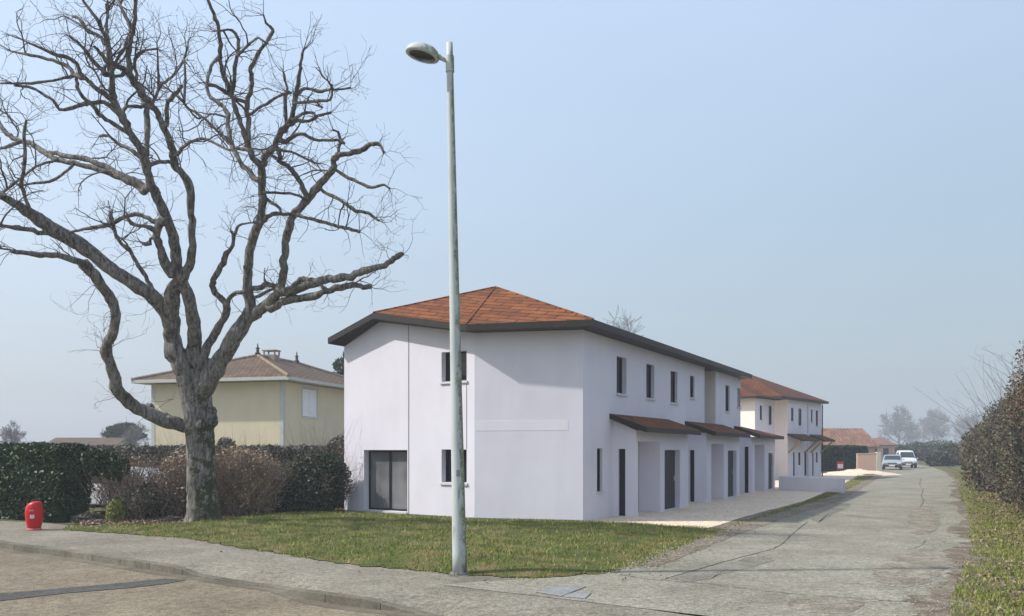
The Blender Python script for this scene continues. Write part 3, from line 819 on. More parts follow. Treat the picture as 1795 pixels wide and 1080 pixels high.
for a in range(len(KS) - 1):
    Ls = (KS[a + 1] - KS[a]).length; f = 0.0
    while f < 1 - 1e-6:
        rest = 1.0 - acc; step = min(rest / Ls, 1 - f)
        g0 = .006 / Ls if acc < 1e-6 else 0; 
        kq(a, a + 1, f + g0, f + step - (.006 / Ls if acc + step * Ls >= 1 - 1e-6 else 0)); acc += step * Ls; f += step
        if acc >= 1 - 1e-6: acc = 0
o = kb.build('kerb', M['kerb']); o['kind'] = 'structure'
# gutter channel strip, a little darker
gm = MB()
for a in range(len(KS) - 1):
    p, q = KS[a] + knorm(a) * .01, KS[a + 1] + knorm(a + 1) * .01; p2, q2 = KS[a] + knorm(a) * .24, KS[a + 1] + knorm(a + 1) * .24
    gm.poly([(p.x, p.y, RZ + .004), (p2.x, p2.y, RZ + .004), (q2.x, q2.y, RZ + .004), (q.x, q.y, RZ + .004)])
M['gutter'] = asphalt('gutter_concrete', (.10, .088, .068), (.15, .13, .10), (.19, .17, .135), 3, .4)
o = gm.build('gutter', M['gutter']); o['kind'] = 'structure'
# tar repair strip on the road
ts_ = [gp(x, y, RZ) for x, y in ((-120, 1047), (0, 1041), (110, 1032), (230, 1021), (290, 1015), (328, 1017), (290, 1024), (230, 1031), (110, 1041), (0, 1054), (-120, 1062))]
ts_ = ts_
mb = MB()
for k in range(5): mb.poly([(*ts_[j_].xy, RZ + .008) for j_ in (k, k + 1, 9 - k, 10 - k)] if k < 4 else [(*ts_[j_].xy, RZ + .008) for j_ in (4, 5, 6)])
o = mb.build('road_patch', M['tar']); o['kind'] = 'structure'

# pavement follows the kerb; its surface meets the kerb top
pv = MB()
GE = pxs([(-250, 905), (-60, 912), (60, 916), (120, 922), (330, 944), (480, 970), (650, 993), (800, 1005), (900, 1014), (1000, 1010)])
PB = [Vector((-34, 47, 0)), Vector((-22, 33.5, 0))] + GE + [gp(1075, 1003), gp(1180, 966), Vector((9, 21, 0)), Vector((14, 24, 0)), Vector((40, 24, 0))]
def near_along(pts, f):     # resample a polyline at fraction f of its length
    L = [0]
    for a, b in zip(pts, pts[1:]): L.append(L[-1] + (b - a).length)
    d = f * L[-1]
    for k in range(len(pts) - 1):
        if d <= L[k + 1] + 1e-9: return pts[k].lerp(pts[k + 1], (d - L[k]) / max(1e-9, L[k + 1] - L[k]))
    return pts[-1]
# match each kerb sample with a back point straight behind it (same x)
def back_y(x):
    for a, b in zip(PB, PB[1:]):
        if a.x <= x <= b.x: return a.y + (b.y - a.y) * (x - a.x) / max(1e-9, b.x - a.x)
    return PB[-1].y
rows = 6
for a in range(len(back) - 1):
    p, q = back[a], back[a + 1]
    if q.x - p.x < 1e-4: continue
    for r_ in range(rows):
        f0, f1 = r_ / rows, (r_ + 1) / rows
        def P_(k, f):
            b3 = back[k]; yb = max(back_y(b3.x) + .12, b3.y + .3); g0 = min(1, f * 4) ; z = ktop[k] * (1 - g0) + (-.002) * g0
            return (b3.x, b3.y + (yb - b3.y) * f, z)
        pv.poly([P_(a, f0), P_(a + 1, f0), P_(a + 1, f1), P_(a, f1)])
o = pv.build('pavement', M['pave'], smooth=True); o['kind'] = 'structure'

# lane
LE = pxs([(1000, 1012), (1075, 1001), (1180, 962), (1275, 929), (1370, 900), (1470, 869), (1545, 829)]) + [Vector((50, 122, 0)), Vector((78, 210, 0))]
RE_ = [Vector((5.3, 8.2, 0))] + pxs([(1680, 1080), (1690, 1010), (1708, 950), (1690, 880), (1662, 829)]) + [Vector((56.5, 122, 0)), Vector((84, 208, 0))]
LE = [Vector((-1.0, 12.6, 0)), Vector((-.2, 13, 0))] + LE
A_ = smoothline(LE, 6, .05); B_ = smoothline(RE_, 7, .07)
mb = MB()
NN = 60
Ls = [near_along(A_, (k / NN) ** 1.5) for k in range(NN + 1)]; Rs = [near_along(B_, (k / NN) ** 1.5) for k in range(NN + 1)]
ln = [Vector((-1.0, 9.6, 0))] ; 
for k in range(NN):
    mb.poly([(Ls[k].x, Ls[k].y, .004), (Rs[k].x, Rs[k].y, .004), (Rs[k + 1].x, Rs[k + 1].y, .004), (Ls[k + 1].x, Ls[k + 1].y, .004)])
o = mb.build('lane', M['lane']); o['kind'] = 'structure'
# long cracks and joints in the old asphalt, as thin dark grooves
def ribbon(mb, pts, wd, z):
    for k in range(len(pts) - 1):
        d = (pts[k + 1] - pts[k]).normalized(); s = Vector((d.y, -d.x, 0))
        w0, w1 = wd * random.uniform(.4, 1.2) / 2, wd * random.uniform(.4, 1.2) / 2
        mb.poly([(*(pts[k] - s * w0).xy, z), (*(pts[k] + s * w0).xy, z), (*(pts[k + 1] + s * w1).xy, z), (*(pts[k + 1] - s * w1).xy, z)])
mb = MB()
for L_, wd in (([(1075, 1005), (1115, 1013), (1160, 1018), (1240, 1024), (1300, 1032), (1400, 1043), (1500, 1050), (1640, 1060)], .022),
           ([(1160, 1017), (1210, 1003), (1270, 985), (1340, 967), (1365, 958), (1385, 940), (1415, 915)], .03),
           ([(1615, 838), (1612, 850), (1618, 858), (1615, 870), (1619, 878), (1612, 890)], .035), ([(1420, 1062), (1500, 1058), (1560, 1052)], .014),
           ([(1590, 965), (1612, 958), (1622, 948)], .016)):
    ribbon(mb, smoothline(pxs(L_), 7, .02), wd, .0092)
o = mb.build('lane_cracks', M['tar']); o['kind'] = 'structure'
mb = MB()
for L_, wd in (([(250, 946), (330, 950), (345, 944)], .015), ([(600, 1003), (640, 1000), (700, 1003)], .015), ([(120, 937), (200, 938), (260, 945)], .012)):
    ribbon(mb, smoothline(pxs(L_), 6, .03), wd, .006)
o = mb.build('pavement_cracks', M['tar']); o['kind'] = 'structure'

def patch(pxl, z, mat):
    P_ = smoothline(pxs(pxl + [pxl[0]]), 5, .06)[:-1]; c_ = sum(P_, Vector()) / len(P_); mb = MB()
    for a in range(len(P_)): b2 = (a + 1) % len(P_); mb.poly([(c_.x, c_.y, z), (*P_[a].xy, z), (*P_[b2].xy, z)])
    o = mb.build('lane_patch', mat); o['kind'] = 'structure'
M['lane_dark'] = asphalt('lane_repair', (.13, .125, .105), (.185, .178, .15), (.235, .225, .19), 2.5)
M['lane_stony'] = asphalt('lane_stony', (.16, .14, .11), (.24, .215, .175), (.33, .31, .27), 5)
patch([(1420, 905), (1470, 884), (1490, 886), (1455, 906), (1430, 916)], .0078, M['lane_dark'])
patch([(1180, 1016), (1270, 990), (1330, 975), (1350, 985), (1280, 1004), (1220, 1020)], .0078, M['lane_dark'])
patch([(1530, 1000), (1580, 975), (1640, 960), (1665, 985), (1640, 1015), (1580, 1030), (1540, 1020)], .0078, M['lane_stony'])
patch([(1590, 900), (1625, 885), (1650, 900), (1640, 930), (1600, 935)], .0078, M['lane_stony'])
patch([(1380, 1050), (1450, 1040), (1520, 1058), (1470, 1075), (1400, 1070)], .0078, M['lane_stony'])
# beige gravel yard
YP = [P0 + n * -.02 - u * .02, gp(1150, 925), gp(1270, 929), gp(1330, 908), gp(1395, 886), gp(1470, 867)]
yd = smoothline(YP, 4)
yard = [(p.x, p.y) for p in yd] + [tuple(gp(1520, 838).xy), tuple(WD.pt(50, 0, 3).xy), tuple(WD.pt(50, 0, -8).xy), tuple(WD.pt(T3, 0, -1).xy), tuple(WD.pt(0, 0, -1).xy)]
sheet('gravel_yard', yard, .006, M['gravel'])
# worn earth strip between yard / lawn and lane
es = smoothline(pxs([(1120, 992), (1190, 965), (1275, 934), (1370, 903), (1470, 871), (1540, 832)]), 5, .04)
mb = MB()
for k in range(len(es) - 1):
    w0 = .25 + .35 * random.random() + k * .02
    a, b = es[k], es[k + 1]
    mb.poly([(*(a + n * .35).xy, .0095), (*(b + n * .35).xy, .0095), (*(b - n * (.5 + k * .02)).xy, .0095), (*(a - n * (.5 + k * .02)).xy, .0095)])
o = mb.build('verge', M['earth']); o['kind'] = 'structure'
# right-hand verge
rv = [Vector((p.x + .0, p.y, 0)) for p in B_]
mb = MB()
for k in range(len(rv) - 1):
    a, b = rv[k], rv[k + 1]
    mb.poly([(*a.xy, .0065), (*(a + n * 9).xy, .0065), (*(b + n * 9).xy, .0065), (*b.xy, .0065)])
o = mb.build('verge', M['field']); o['kind'] = 'structure'

mb = MB()
for k in range(len(B_) * 3 - 3):
    f0, f1 = (k / 3) % 1, ((k / 3) % 1) + 1 / 3; i_ = k // 3
    a, b = B_[i_].lerp(B_[i_ + 1], f0), B_[i_].lerp(B_[i_ + 1], f1)
    if a.y > 70: break
    if k == 0: wl_, wr_ = .5, .5
    nl, nr = .12 + .35 * random.random() + .15 * math.sin(a.y * 1.3), .1 + .35 * random.random()
    mb.poly([(*(a - n * wl_).xy, .0085), (*(a + n * wr_).xy, .0085), (*(b + n * nr).xy, .0085), (*(b - n * nl).xy, .0085)]); wl_, wr_ = nl, nr
o = mb.build('verge', M['dirt']); o['kind'] = 'structure'
# lawn: gently mounded sheet with grass blades
LAWN = [gp(*p) for p in ((128, 930), (330, 944), (480, 970), (650, 994), (800, 1006), (900, 1014), (1000, 1010), (1078, 1002), (1180, 964), (1275, 929))] + [gp(1150, 921), Vector((2.2, 23.3, 0)), BB + Vector((0, .1, 0)), LC, LC + Vector((-.3, 1.2, 0)), gp(560, 896), gp(500, 899), gp(400, 909), gp(250, 920), gp(130, 923)]
def inpoly(X, Y, poly):
    r = np.zeros(len(X), bool); j = len(poly) - 1
    for i in range(len(poly)):
        xi, yi, xj, yj = poly[i].x, poly[i].y, poly[j].x, poly[j].y
        c_ = ((yi > Y) != (yj > Y)) & (X < (xj - xi) * (Y - yi) / (yj - yi + 1e-12) + xi); r ^= c_; j = i
    return r
def edge_dist(X, Y, poly):
    D = np.full(len(X), 1e9)
    for a, b in zip(poly, poly[1:] + poly[:1]):
        dx, dy = b.x - a.x, b.y - a.y; L2 = dx * dx + dy * dy + 1e-12
        t = np.clip(((X - a.x) * dx + (Y - a.y) * dy) / L2, 0, 1); D = np.minimum(D, np.hypot(X - a.x - t * dx, Y - a.y - t * dy))
    return D
def lawn_z(X, Y):
    d = edge_dist(X, Y, LAWN); e = np.clip(d / 1.5, 0, 1) * inpoly(X, Y, LAWN)
    return .011 + e * (.11 + .025 * np.sin(X * 1.9 + Y * .7) * np.sin(Y * 1.3 - X * .5) + .012 * np.sin(X * 5.1) * np.sin(Y * 4.3))
LS = .1
gx, gy = np.meshgrid(np.arange(-13, 7.5, LS), np.arange(12.8, 28.6, LS)); gx, gy = gx.ravel(), gy.ravel()
def wob(X, Y): return (edge_dist(X, Y, LAWN) * np.where(inpoly(X, Y, LAWN), 1, -1)) > .05 * np.sin(X * 5 + Y * 3) + .05 * np.sin(X * 13)
keep = wob(gx + LS / 2, gy + LS / 2); gx, gy = gx[keep], gy[keep]
CX = np.stack([gx, gx + LS, gx + LS, gx], 1); CY = np.stack([gy, gy, gy + LS, gy + LS], 1)
CZ = lawn_z(CX.ravel(), CY.ravel()).reshape(CX.shape)
m, t, b = newmat('lawn_soil'); v = geopos(t)
c = ramp(t, noise(t, v, 1.6, 6, .65), [(.34, (.055, .08, .015)), (.5, (.11, .12, .03)), (.62, (.20, .15, .07))])
c = mix(t, .7, c, ramp(t, noise(t, v, 40, 4, .7), [(.3, (.5, .5, .45)), (.7, (1.35, 1.35, 1.2))]), 'MULTIPLY')
setc(t, b, c); b.inputs['Roughness'].default_value = .95; bump(t, b, noise(t, v, 30, 5, .7), .9, .04); M['lawn'] = m
o = quads('lawn', np.stack([CX, CY, CZ], 2), M['lawn']); o['kind'] = 'structure'
def blades(name, X, Y, Z, h, wd, mat, label, cat='grass', dens_green=None):
    n_ = len(X); a = rng.uniform(0, 2 * np.pi, n_); hh = h * rng.uniform(.45, 1.3, n_); ln_ = rng.uniform(.15, .9, n_) * hh
    la = rng.uniform(0, 2 * np.pi, n_)
    c0 = np.stack([X - np.cos(a) * wd / 2, Y - np.sin(a) * wd / 2, Z], 1); c1 = np.stack([X + np.cos(a) * wd / 2, Y + np.sin(a) * wd / 2, Z], 1)
    tp = np.stack([X + np.cos(la) * ln_, Y + np.sin(la) * ln_, Z + hh], 1)
    o = quads(name, np.stack([c0, c1, tp], 1), mat); tag(o, label, cat, kind='stuff'); return o
N = 130000
X = rng.uniform(-12, 7.2, N); Y = rng.uniform(13, 28, N)
# clumps: keep more where a low-frequency pattern is high, thin patches elsewhere
pat = np.sin(X * 2.3 + 1.3 * np.sin(Y * 1.7)) * np.sin(Y * 2.9 + np.sin(X * 1.1)) + .5 * np.sin(X * 7 + Y * 3) * np.sin(Y * 8 - X * 2)
pd = edge_dist(X, Y, LAWN)
k = (inpoly(X, Y, LAWN) | (pd < .10 + .12 * np.sin(X * 3.1 + 2 * np.sin(X * 1.3)))) & (rng.uniform(-1.2, 1.0, N) < pat + .2) 
k &= ~((X > 1.95) & (Y > 23.2 - (X - 2) * .05) & False)
X, Y = X[k], Y[k]
blades('lawn_grass', X, Y, lawn_z(X, Y) - .005, .06, .017, M['grass'], "short patchy winter grass of the lawn in front of the white house")
# right verge grass + litter
def lanes_right(y):      # x of lane's right edge at distance y
    ys_ = [p.y for p in B_]; xs_ = [p.x for p in B_]; return np.interp(y, ys_, xs_)
N = 95000
Y = 8.5 + (rng.uniform(0, 1, N) ** 2.2) * 60; X = lanes_right(Y) + rng.uniform(-.02, 1, N) * (2.6 + .03 * Y)
pat = np.sin(X * 1.7 + Y * .4) * np.sin(Y * 1.1 + np.sin(X)) + .4 * np.sin(X * 5) * np.sin(Y * 4.1)
k = (rng.uniform(-1.1, 1.1, N) < pat + .7)
blades('verge_grass', X[k], Y[k], np.full(k.sum(), .006), .06, .015, M['grass'], "tufted grass on the right verge under the wild hedge")
N = 15000
Y = 9 + (rng.uniform(0, 1, N) ** 1.8) * 62; X = lanes_right(Y) + rng.normal(1.5, 1.0, N) + .02 * Y + .5 * np.sin(Y * .9)
k = X > lanes_right(Y) + rng.uniform(-.3, .5, N)
C_ = np.stack([X[k], Y[k], rng.uniform(.02, .06, k.sum())], 1)
o = quads('leaf_litter', leaf_quads(C_, .018 + .0011 * C_[:, 1], 1.5, .5), M['litter']); tag(o, "dead brown leaves scattered on the right verge along the lane", 'leaves', kind='stuff')
N = 9000
px_ = rng.uniform(140, 605, N); base = np.interp(px_, [140, 330, 450, 605], [917, 917, 905, 896]) ; py_ = base + rng.normal(0, 5, N) - 2
Yl = 3000 / (py_ - HY); Xl = (px_ - HX) / F * Yl
C_ = np.stack([Xl, Yl, rng.uniform(.02, .09, N)], 1)
o = quads('leaf_litter', leaf_quads(C_, .055, 1.5, .6), M['litter']); tag(o, "reddish fallen leaves under the bare brown shrubs", 'leaves', kind='stuff')
N = 700
Yl = rng.uniform(11, 22, N); Xl = rng.uniform(-9, 6, N)
k = edge_dist(Xl, Yl, LAWN) < .9
C_ = np.stack([Xl[k], Yl[k], np.full(k.sum(), .03)], 1)
o = quads('leaf_litter', leaf_quads(C_, .04, 1.4, .85), M['litter']); tag(o, "few small dry leaves along the lawn's pavement edge", 'leaves', kind='stuff')
# yellowish verge past the low wall
N = 9000
tt = rng.uniform(0, 1, N); ed = [gp(1290, 924), gp(1480, 864), gp(1548, 829)]
ex = np.interp(tt, [0, .55, 1], [p.x for p in ed]); ey = np.interp(tt, [0, .55, 1], [p.y for p in ed])
off = rng.uniform(.1, .8, N) * (.35 + 2.2 * np.clip(tt - .3, 0, 1)); 
k = rng.uniform(0, 1, N) < np.clip(.08 + tt * 1.2, 0, 1)
blades('verge_grass', (ex - n.x * off)[k], (ey - n.y * off)[k], np.full(k.sum(), .008), .05, .03, M['grass'], "thin yellowish grass between the gravel yard and the lane")

# loose stones along both edges of the lane
def stones(name, X, Y, Z, s, mat, label):
    n_ = len(X); C_ = np.stack([X, Y, Z], 1); ss = (s * rng.uniform(.4, 1.5, n_))[:, None]
    T_ = rng.normal(size=(n_, 4, 3)); T_ /= np.linalg.norm(T_, axis=2, keepdims=True); T_[:, :, 2] = np.abs(T_[:, :, 2]) * .7
    T_[:, 3] = -T_[:, :3].sum(1) * .5; T_[:, 3, 2] = .5
    P_ = C_[:, None, :] + T_ * ss[:, :, None]
    tri = np.stack([P_[:, [0, 1, 2]], P_[:, [0, 1, 3]], P_[:, [1, 2, 3]], P_[:, [0, 2, 3]]], 1).reshape(-1, 3, 3)
    o = quads(name, tri, mat); tag(o, label, 'stones', kind='stuff')
M['stone'] = leafy('loose_stones', [(.20, .19, .17), (.34, .32, .28), (.46, .44, .40), (.28, .25, .2)], .9)
N = 5200
Y = 9 + rng.uniform(0, 1, N) ** 1.7 * 45; X = lanes_right(Y) + rng.normal(-.25, .55, N)
stones('loose_gravel', X, Y, np.full(N, .012), .016, M['stone'], "loose pale stones and grit along the right edge of the lane")
N = 5000
tt = rng.uniform(0, 1, N); ep = [gp(1080, 1000), gp(1180, 966), gp(1275, 931), gp(1370, 903), gp(1470, 871)]
fr = np.linspace(0, 1, 5); ex = np.interp(tt, fr, [p.x for p in ep]); ey = np.interp(tt, fr, [p.y for p in ep])
off = rng.normal(.05, .3, N)
stones('loose_gravel', ex + n.x * off, ey + n.y * off, np.full(N, .014), .017, M['stone'], "loose pinkish stones between the lawn's right edge and the lane")
N = 2600
X = rng.uniform(-10, 6, N); Y = rng.uniform(10, 17, N); Z = np.full(N, .006)
k = ~inpoly(X, Y, LAWN) & (Y > np.interp(X, [p.x for p in KS], [p.y for p in KS]) + .4)
stones('loose_gravel', X[k], Y[k], Z[k], .009, M['stone'], "sparse grit scattered over the pavement in front of the lawn")
# concrete covers in the pavement
M['cover'] = asphalt('cover_concrete', (.17, .18, .185), (.22, .235, .24), (.27, .28, .285), 2, .5)
def cover(px4, label):
    ps = [gp(*p) for p in px4]; o = MB().hexa([(p.x, p.y, -.02) for p in ps], [(p.x, p.y, .013) for p in ps]).build('inspection_cover', M['cover'], bevel=.004)
    tag(o, label, 'cover', 'concrete covers in the pavement'); 
    c_ = sum(ps, Vector()) / 4; rim = MB()
    qs = [c_ + (p - c_) * 1.07 for p in ps]
    for a in range(4):
        b2 = (a + 1) % 4; rim.poly([(*qs[a].xy, .0085), (*qs[b2].xy, .0085), (*ps[b2].xy, .0085), (*ps[a].xy, .0085)])
    rim.build('frame', M['tar'], o)
cover([(942, 1039), (978, 1028), (1026, 1030), (984, 1046)], "larger pale grey concrete cover in the pavement right of the lamp")
cover([(984, 1047), (1000, 1041), (1036, 1041), (1026, 1050)], "small pale grey concrete cover touching the larger one in the pavement")
# ------------------------------------------------------------------ big bare tree; limbs surveyed as (x, y, radius) rows, then given depth
TY = 22.6
LIMBS = """
358,931,38 356,918,31 355,890,28 353,850,26.5 351,800,25.5 350,757,26 347,725,27 343,693,28 341,665,31 338,650,30
322,746,13 305,742,13.5 290,738,13 261,725,13 240,716,12 226,706,13 213,694,12 204,680,12 199,655,11.5 192,636,10 186,616,12 188,604,10 195,590,10 201,562,9.5 201,540,10 194,523,11 184,510,10.5 170,490,11 158,474,11 146,462,12
146,462,9 126,456,7.5 100,448,6 80,447,6.5 57,446,6 38,442,5.5 20,440,5
330,665,20 320,640,18.5 309,618,18 304,598,15 301,575,15 300,555,15
302,572,14 290,548,13.5 277,531,14 262,517,13 243,504,13 224,493,13 205,479,12.5 184,462,13 160,444,13 138,428,14 115,416,14 95,404,14 80,393,13 66,384,12.5 52,374,11 38,364,10 25,356,9 11,348,8 -12,339,7 -60,325,6
95,405,7 75,409,6 57,404,6 29,399,5 0,396,4 -40,390,3
52,368,5 45,348,4 37,325,4 40,302,3.5 44,264,3.5 42,235,3.5 46,212,2.5
301,560,15 300,540,15 300,520,14.5 306,503,13 316,488,12.5
316,490,12 310,465,11 309,450,11 305,425,10.5 302,408,10 294,388,10 285,368,10 277,350,10 269,334,10 263,318,9 258,300,9 255,285,9.5 249,268,9 243,256,8.5 235,243,8 227,231,8 220,217,8 213,203,8 205,190,8 200,176,7.5 198,162,7 197,138,6.5 193,112,6.5 190,84,5 186,68,4.5 180,55,4 172,36,4 155,14,3.5 142,-8,3 130,-40,2
257,270,6 258,240,6 258,210,6.5 257,190,6 250,176,5
316,491,12 327,474,9 334,457,8.5 337,430,8.5 336,400,8 334,375,8 335,350,8 333,332,9 327,314,8.5 316,300,8 307,290,8.5 303,272,8 300,256,7.5 294,242,7 288,227,7.5 281,212,7 276,200,7 266,187,7 257,176,7 250,165,8 241,152,8 233,138,7 227,128,6.5 215,121,5.5 205,117,6 196,110,5
228,130,6 226,112,5.5 225,95,5 228,80,5.5 230,64,5 234,48,4.5 236,30,4.5 237,12,4 238,-10,3.5 240,-50,2.5
292,220,5.5 293,204,5 293,188,4.5 296,177,4.5 303,169,5 311,160,4 319,151,3.5
307,287,5 296,283,4.5 280,284,4 266,287,5
256,330,9 246,323,8.5 235,318,8 218,311,7.5 202,301,7 184,293,6.5 166,285,6 149,277,6 131,275,6 115,273,5.5 100,269,5 86,267,4
252,338,8 244,328,7 225,318,6.5 201,308,6.5 180,300,6 161,293,6 140,288,6 120,284,6 97,278,6.5 84,271,6 72,264,6 62,257,6 50,250,6 33,247,5.5 22,242,5.5 13,235,5 5,225,5 0,216,5 -12,200,4 -40,180,3
35,249,4 15,256,3.5 0,260,3 -30,270,2
97,281,3.5 80,286,3 63,293,3 50,302,3 40,311,3 22,324,3 4,337,3
126,291,3.5 112,303,3 97,314,3 75,320,3 52,322,2.5
301,480,10 292,466,10 285,451,9.5 281,438,8 276,424,8 274,410,8 277,398,9 281,388,8
279,392,7 266,386,5 255,380,4.5 244,377,4.5 231,376,4.5 217,382,4.5 204,388,5 186,394,5.5 172,397,4 155,400,3.5 138,404,3 120,408,2.5
270,402,7 256,397,5 245,395,4 229,392,3.5
198,390,4 201,405,4 206,419,4 215,430,4 226,437,5 233,447,4.5 239,458,4.5 247,472,4.5 255,485,5 263,500,5 273,514,6 283,528,6
264,418,3 263,427,4 255,428,4 246,424,2.5
192,392,3.5 194,378,3.5 192,370,3.5
348,645,16 338,625,15 341,605,13.5 342,586,13 340,566,12.5 337,548,12 331,526,12 324,505,12 318,490,12
352,640,11 356,625,9.5 363,608,9 371,594,8.5 380,579,8.5 388,564,8 395,550,8 398,538,7.5 391,528,7 382,518,6.5 375,506,6 373,496,6 377,484,6 383,474,6.5 390,462,6 394,450,6 402,441,5 408,430,4 410,417,4 405,405,3
398,536,6 402,524,5 410,515,4.5 420,512,4.5 432,512,4
410,415,3 415,400,3 424,393,2.5 437,391,2 447,391,2
357,680,22 367,662,19 377,648,17 388,630,15.5 400,610,15 410,594,15 422,575,14 434,556,13.5 440,540,11.5 436,520,10.5 434,500,9.5 435,480,9.5 436,462,9.5 438,440,9.5 443,420,9.5 449,402,9 456,387,9 459,370,8.5 461,350,8.5 460,330,8 458,312,8.5 459,295,8
434,558,11 447,551,11.5 460,541,10.5 472,530,10 483,519,9.5 490,508,9.5 494,495,8.5 496,480,8.5 498,458,8 500,437,8 503,418,8 507,399,8.5 511,385,8.5 517,373,8.5 526,363,8.5 537,352,8.5 546,342,8 556,330,8 568,316,7.5 580,302,7.5 585,293,7 584,282,6.5 589,275,6.5 597,271,6 612,269,5.5 628,266,6 640,260,5.5 651,253,5 660,252,4.5 668,256,3 673,268,2.5
539,347,7 532,332,6 523,312,5.5 515,301,5.5 508,293,5.5 499,287,5 490,283,5 483,277,4 476,272,3.5
591,298,3.5 604,309,3.5 620,316,3.5 637,323,3.5 654,328,3.5 664,326,3 674,324,2.5 683,331,2
562,332,4 577,341,4 594,350,4 610,361,4 625,370,4 637,372,3.5 646,374,3.5 655,380,3 664,387,2.5
523,378,4.5 540,382,4 562,388,4 580,393,4 594,397,4 605,399,4 618,403,3.5 630,407,3
458,392,5 464,384,5.5 473,378,5 485,375,4.5 498,375,4 513,376,4
540,352,3.5 525,344,3 508,339,3 492,338,3 474,338,3 463,338,3
463,345,3.5 475,355,3.5 488,363,3.5 492,370,3
593,272,4 594,258,3.5 597,245,3.5 592,232,3 584,228,2.5
459,296,7 461,284,7.5 469,271,7 480,258,6.5 487,244,6.5 492,231,6.5 498,224,6 506,217,6 511,206,5.5 515,193,5 517,178,5 519,163,5 522,146,4.5 526,126,4 526,114,3.5 529,102,3 532,87,2.5
512,218,5 522,211,4.5 531,212,4 540,212,3.5 552,206,3.5 562,202,3 579,198,3
514,210,4 524,202,3.5 537,197,3.5 550,198,3
518,170,4 525,160,4 533,155,3.5 548,157,3.5 564,160,4 575,157,3 590,157,2.5 614,154,2.5
516,182,3 530,180,3 550,178,3.5 565,176,3 580,175,2.5
502,232,4.5 502,210,4 500,190,3.5 501,170,3.5 504,154,3 499,140,2.5 497,127,2
500,250,5 512,240,4 528,235,4 541,240,3.5 558,246,3.5 575,246,3 594,246,3 603,251,2.5
488,262,5 490,275,5 487,283,4
480,262,4 500,264,3 520,270,2.5 540,280,2.5 556,287,2
459,296,7.5 447,282,7.5 440,268,7 434,255,6.5 429,240,6 425,227,5.5 419,208,5.5 414,190,5.5 408,174,5 403,160,5.5 397,146,5 392,132,5 388,115,4.5 386,100,4.5 386,78,4.5 383,55,4.5 380,40,4.5 375,25,4.5 366,5,3.5 360,-15,3
386,98,4.5 378,106,4 370,116,3.5 366,132,3.5 363,150,3.5 365,165,4 378,177,4.5 392,188,4.5 399,200,5 400,218,5 403,240,5 408,257,5.5 416,274,5.5 426,291,5.5 438,303,6 449,316,6
408,258,4 422,261,4 436,264,4.5 444,274,4
436,258,6 434,238,5.5 436,217,5.5 433,198,5.5 433,180,5.5 438,163,5 442,147,5 440,130,4.5 440,119,4.5 449,100,4 458,86,4 466,75,3.5 472,64,4 478,55,4 475,48,3 467,40,2.5 462,27,2
440,200,3.5 452,190,3 467,182,3 480,173,3 495,166,3 510,162,2.5
405,168,4.5 409,150,4.5 411,130,4.5 414,105,4.5 417,85,4 418,70,4 412,58,3.5 400,52,2.5
415,98,3 424,90,3 434,80,3 444,72,2.5 453,66,2
433,180,4.5 420,176,4.5 403,166,4 390,157,4 378,150,3.5
322,103,2 325,140,2.5 323,182,3 340,196,3 361,211,3 374,222,3 387,237,3.5 402,250,4
313,270,3.5 319,260,3.5 328,253,3.5 338,247,3.5 350,244,3.5 362,244,3 378,252,3 394,260,2.5 408,264,3
268,179,4 274,168,3.5 278,155,3.5 284,147,3 295,140,3 306,130,2.5 318,113,2.5 326,95,2.5 330,72,2
278,155,3 277,130,2.5 277,100,2 275,75,1.5
193,171,6 181,162,5.5 167,155,5 158,146,5 150,138,5 141,128,4.5 134,112,4.5 124,103,4.5 111,99,4.5 92,94,4 70,84,3 47,74,2.5
146,137,5 137,134,5 130,131,5 125,122,4.5 110,113,4 92,106,4 75,101,3.5 55,97,3 35,93,2.5 19,90,2
130,133,4 120,135,3.5 105,139,3 80,143,3 55,146,3 30,146,2.5 0,146,2
203,196,6 193,185,5 182,180,4.5 172,179,4.5 160,181,4.5 150,182,4.5 136,187,4 122,190,4 103,192,3.5 97,181,3.5 86,172,3.5 75,164,3.5 62,157,3 50,153,3 25,150,3
227,233,5 216,229,4.5 205,222,4.5 192,213,4.5 180,205,4.5 171,196,4.5 164,186,4.5 155,178,4 146,170,4 138,158,4 135,147,4 135,135,4
255,285,5.5 247,277,5 240,271,4.5 233,266,4.5 219,258,4 205,250,4 197,243,3.5 190,237,3 182,238,3 175,239,3
190,112,5 180,98,4 170,87,3.5 166,82,3
190,130,5 178,121,4.5 167,111,4.5 158,100,4 150,89,4 137,75,3.5 122,63,3
184,78,4 178,66,4 168,60,3.5 156,56,4 148,47,3.5 142,37,3.5 134,30,3 127,28,3
193,110,5 192,95,4.5 188,70,4 186,55,3.5 187,35,3 189,16,2.5 187,-20,2
229,52,4.5 223,35,4 217,22,3.5 210,8,3 204,-8,2.5
202,112,3.5 210,98,3.5 217,86,3 222,74,3 226,64,3
238,150,4 239,130,3.5 236,112,3.5 240,99,4 248,92,4 254,88,2.5
218,210,3.5 216,195,3.5 221,187,3.5 232,186,3.5 246,187,4
180,130,3 190,133,3.5 205,133,3.5 218,129,4
491,512,9.5 506,512,10 522,506,9.5 540,498,9.5 556,494,9.5 570,490,9 585,488,8.5 600,486,9 614,485,8 630,478,8 643,474,8 660,469,7 674,465,6.5 686,456,6.5 694,451,6.5 701,446,6 706,446,4.5
474,541,9 488,535,9 500,528,8.5 514,523,8.5 532,521,8 551,519,8 562,514,7 574,510,7 590,506,7 608,502,7 620,500,6 631,501,5.5 643,504,5.5 650,503,5
446,506,6 458,502,5.5 471,499,6 484,502,5.5 496,503,5.5
449,521,4 462,514,3.5 474,509,3.5 486,505,3.5
506,508,6 516,500,5.5 525,491,6 538,490,6 552,492,6
560,497,4.5 566,503,4 576,509,4.5
""".strip().split("\n")
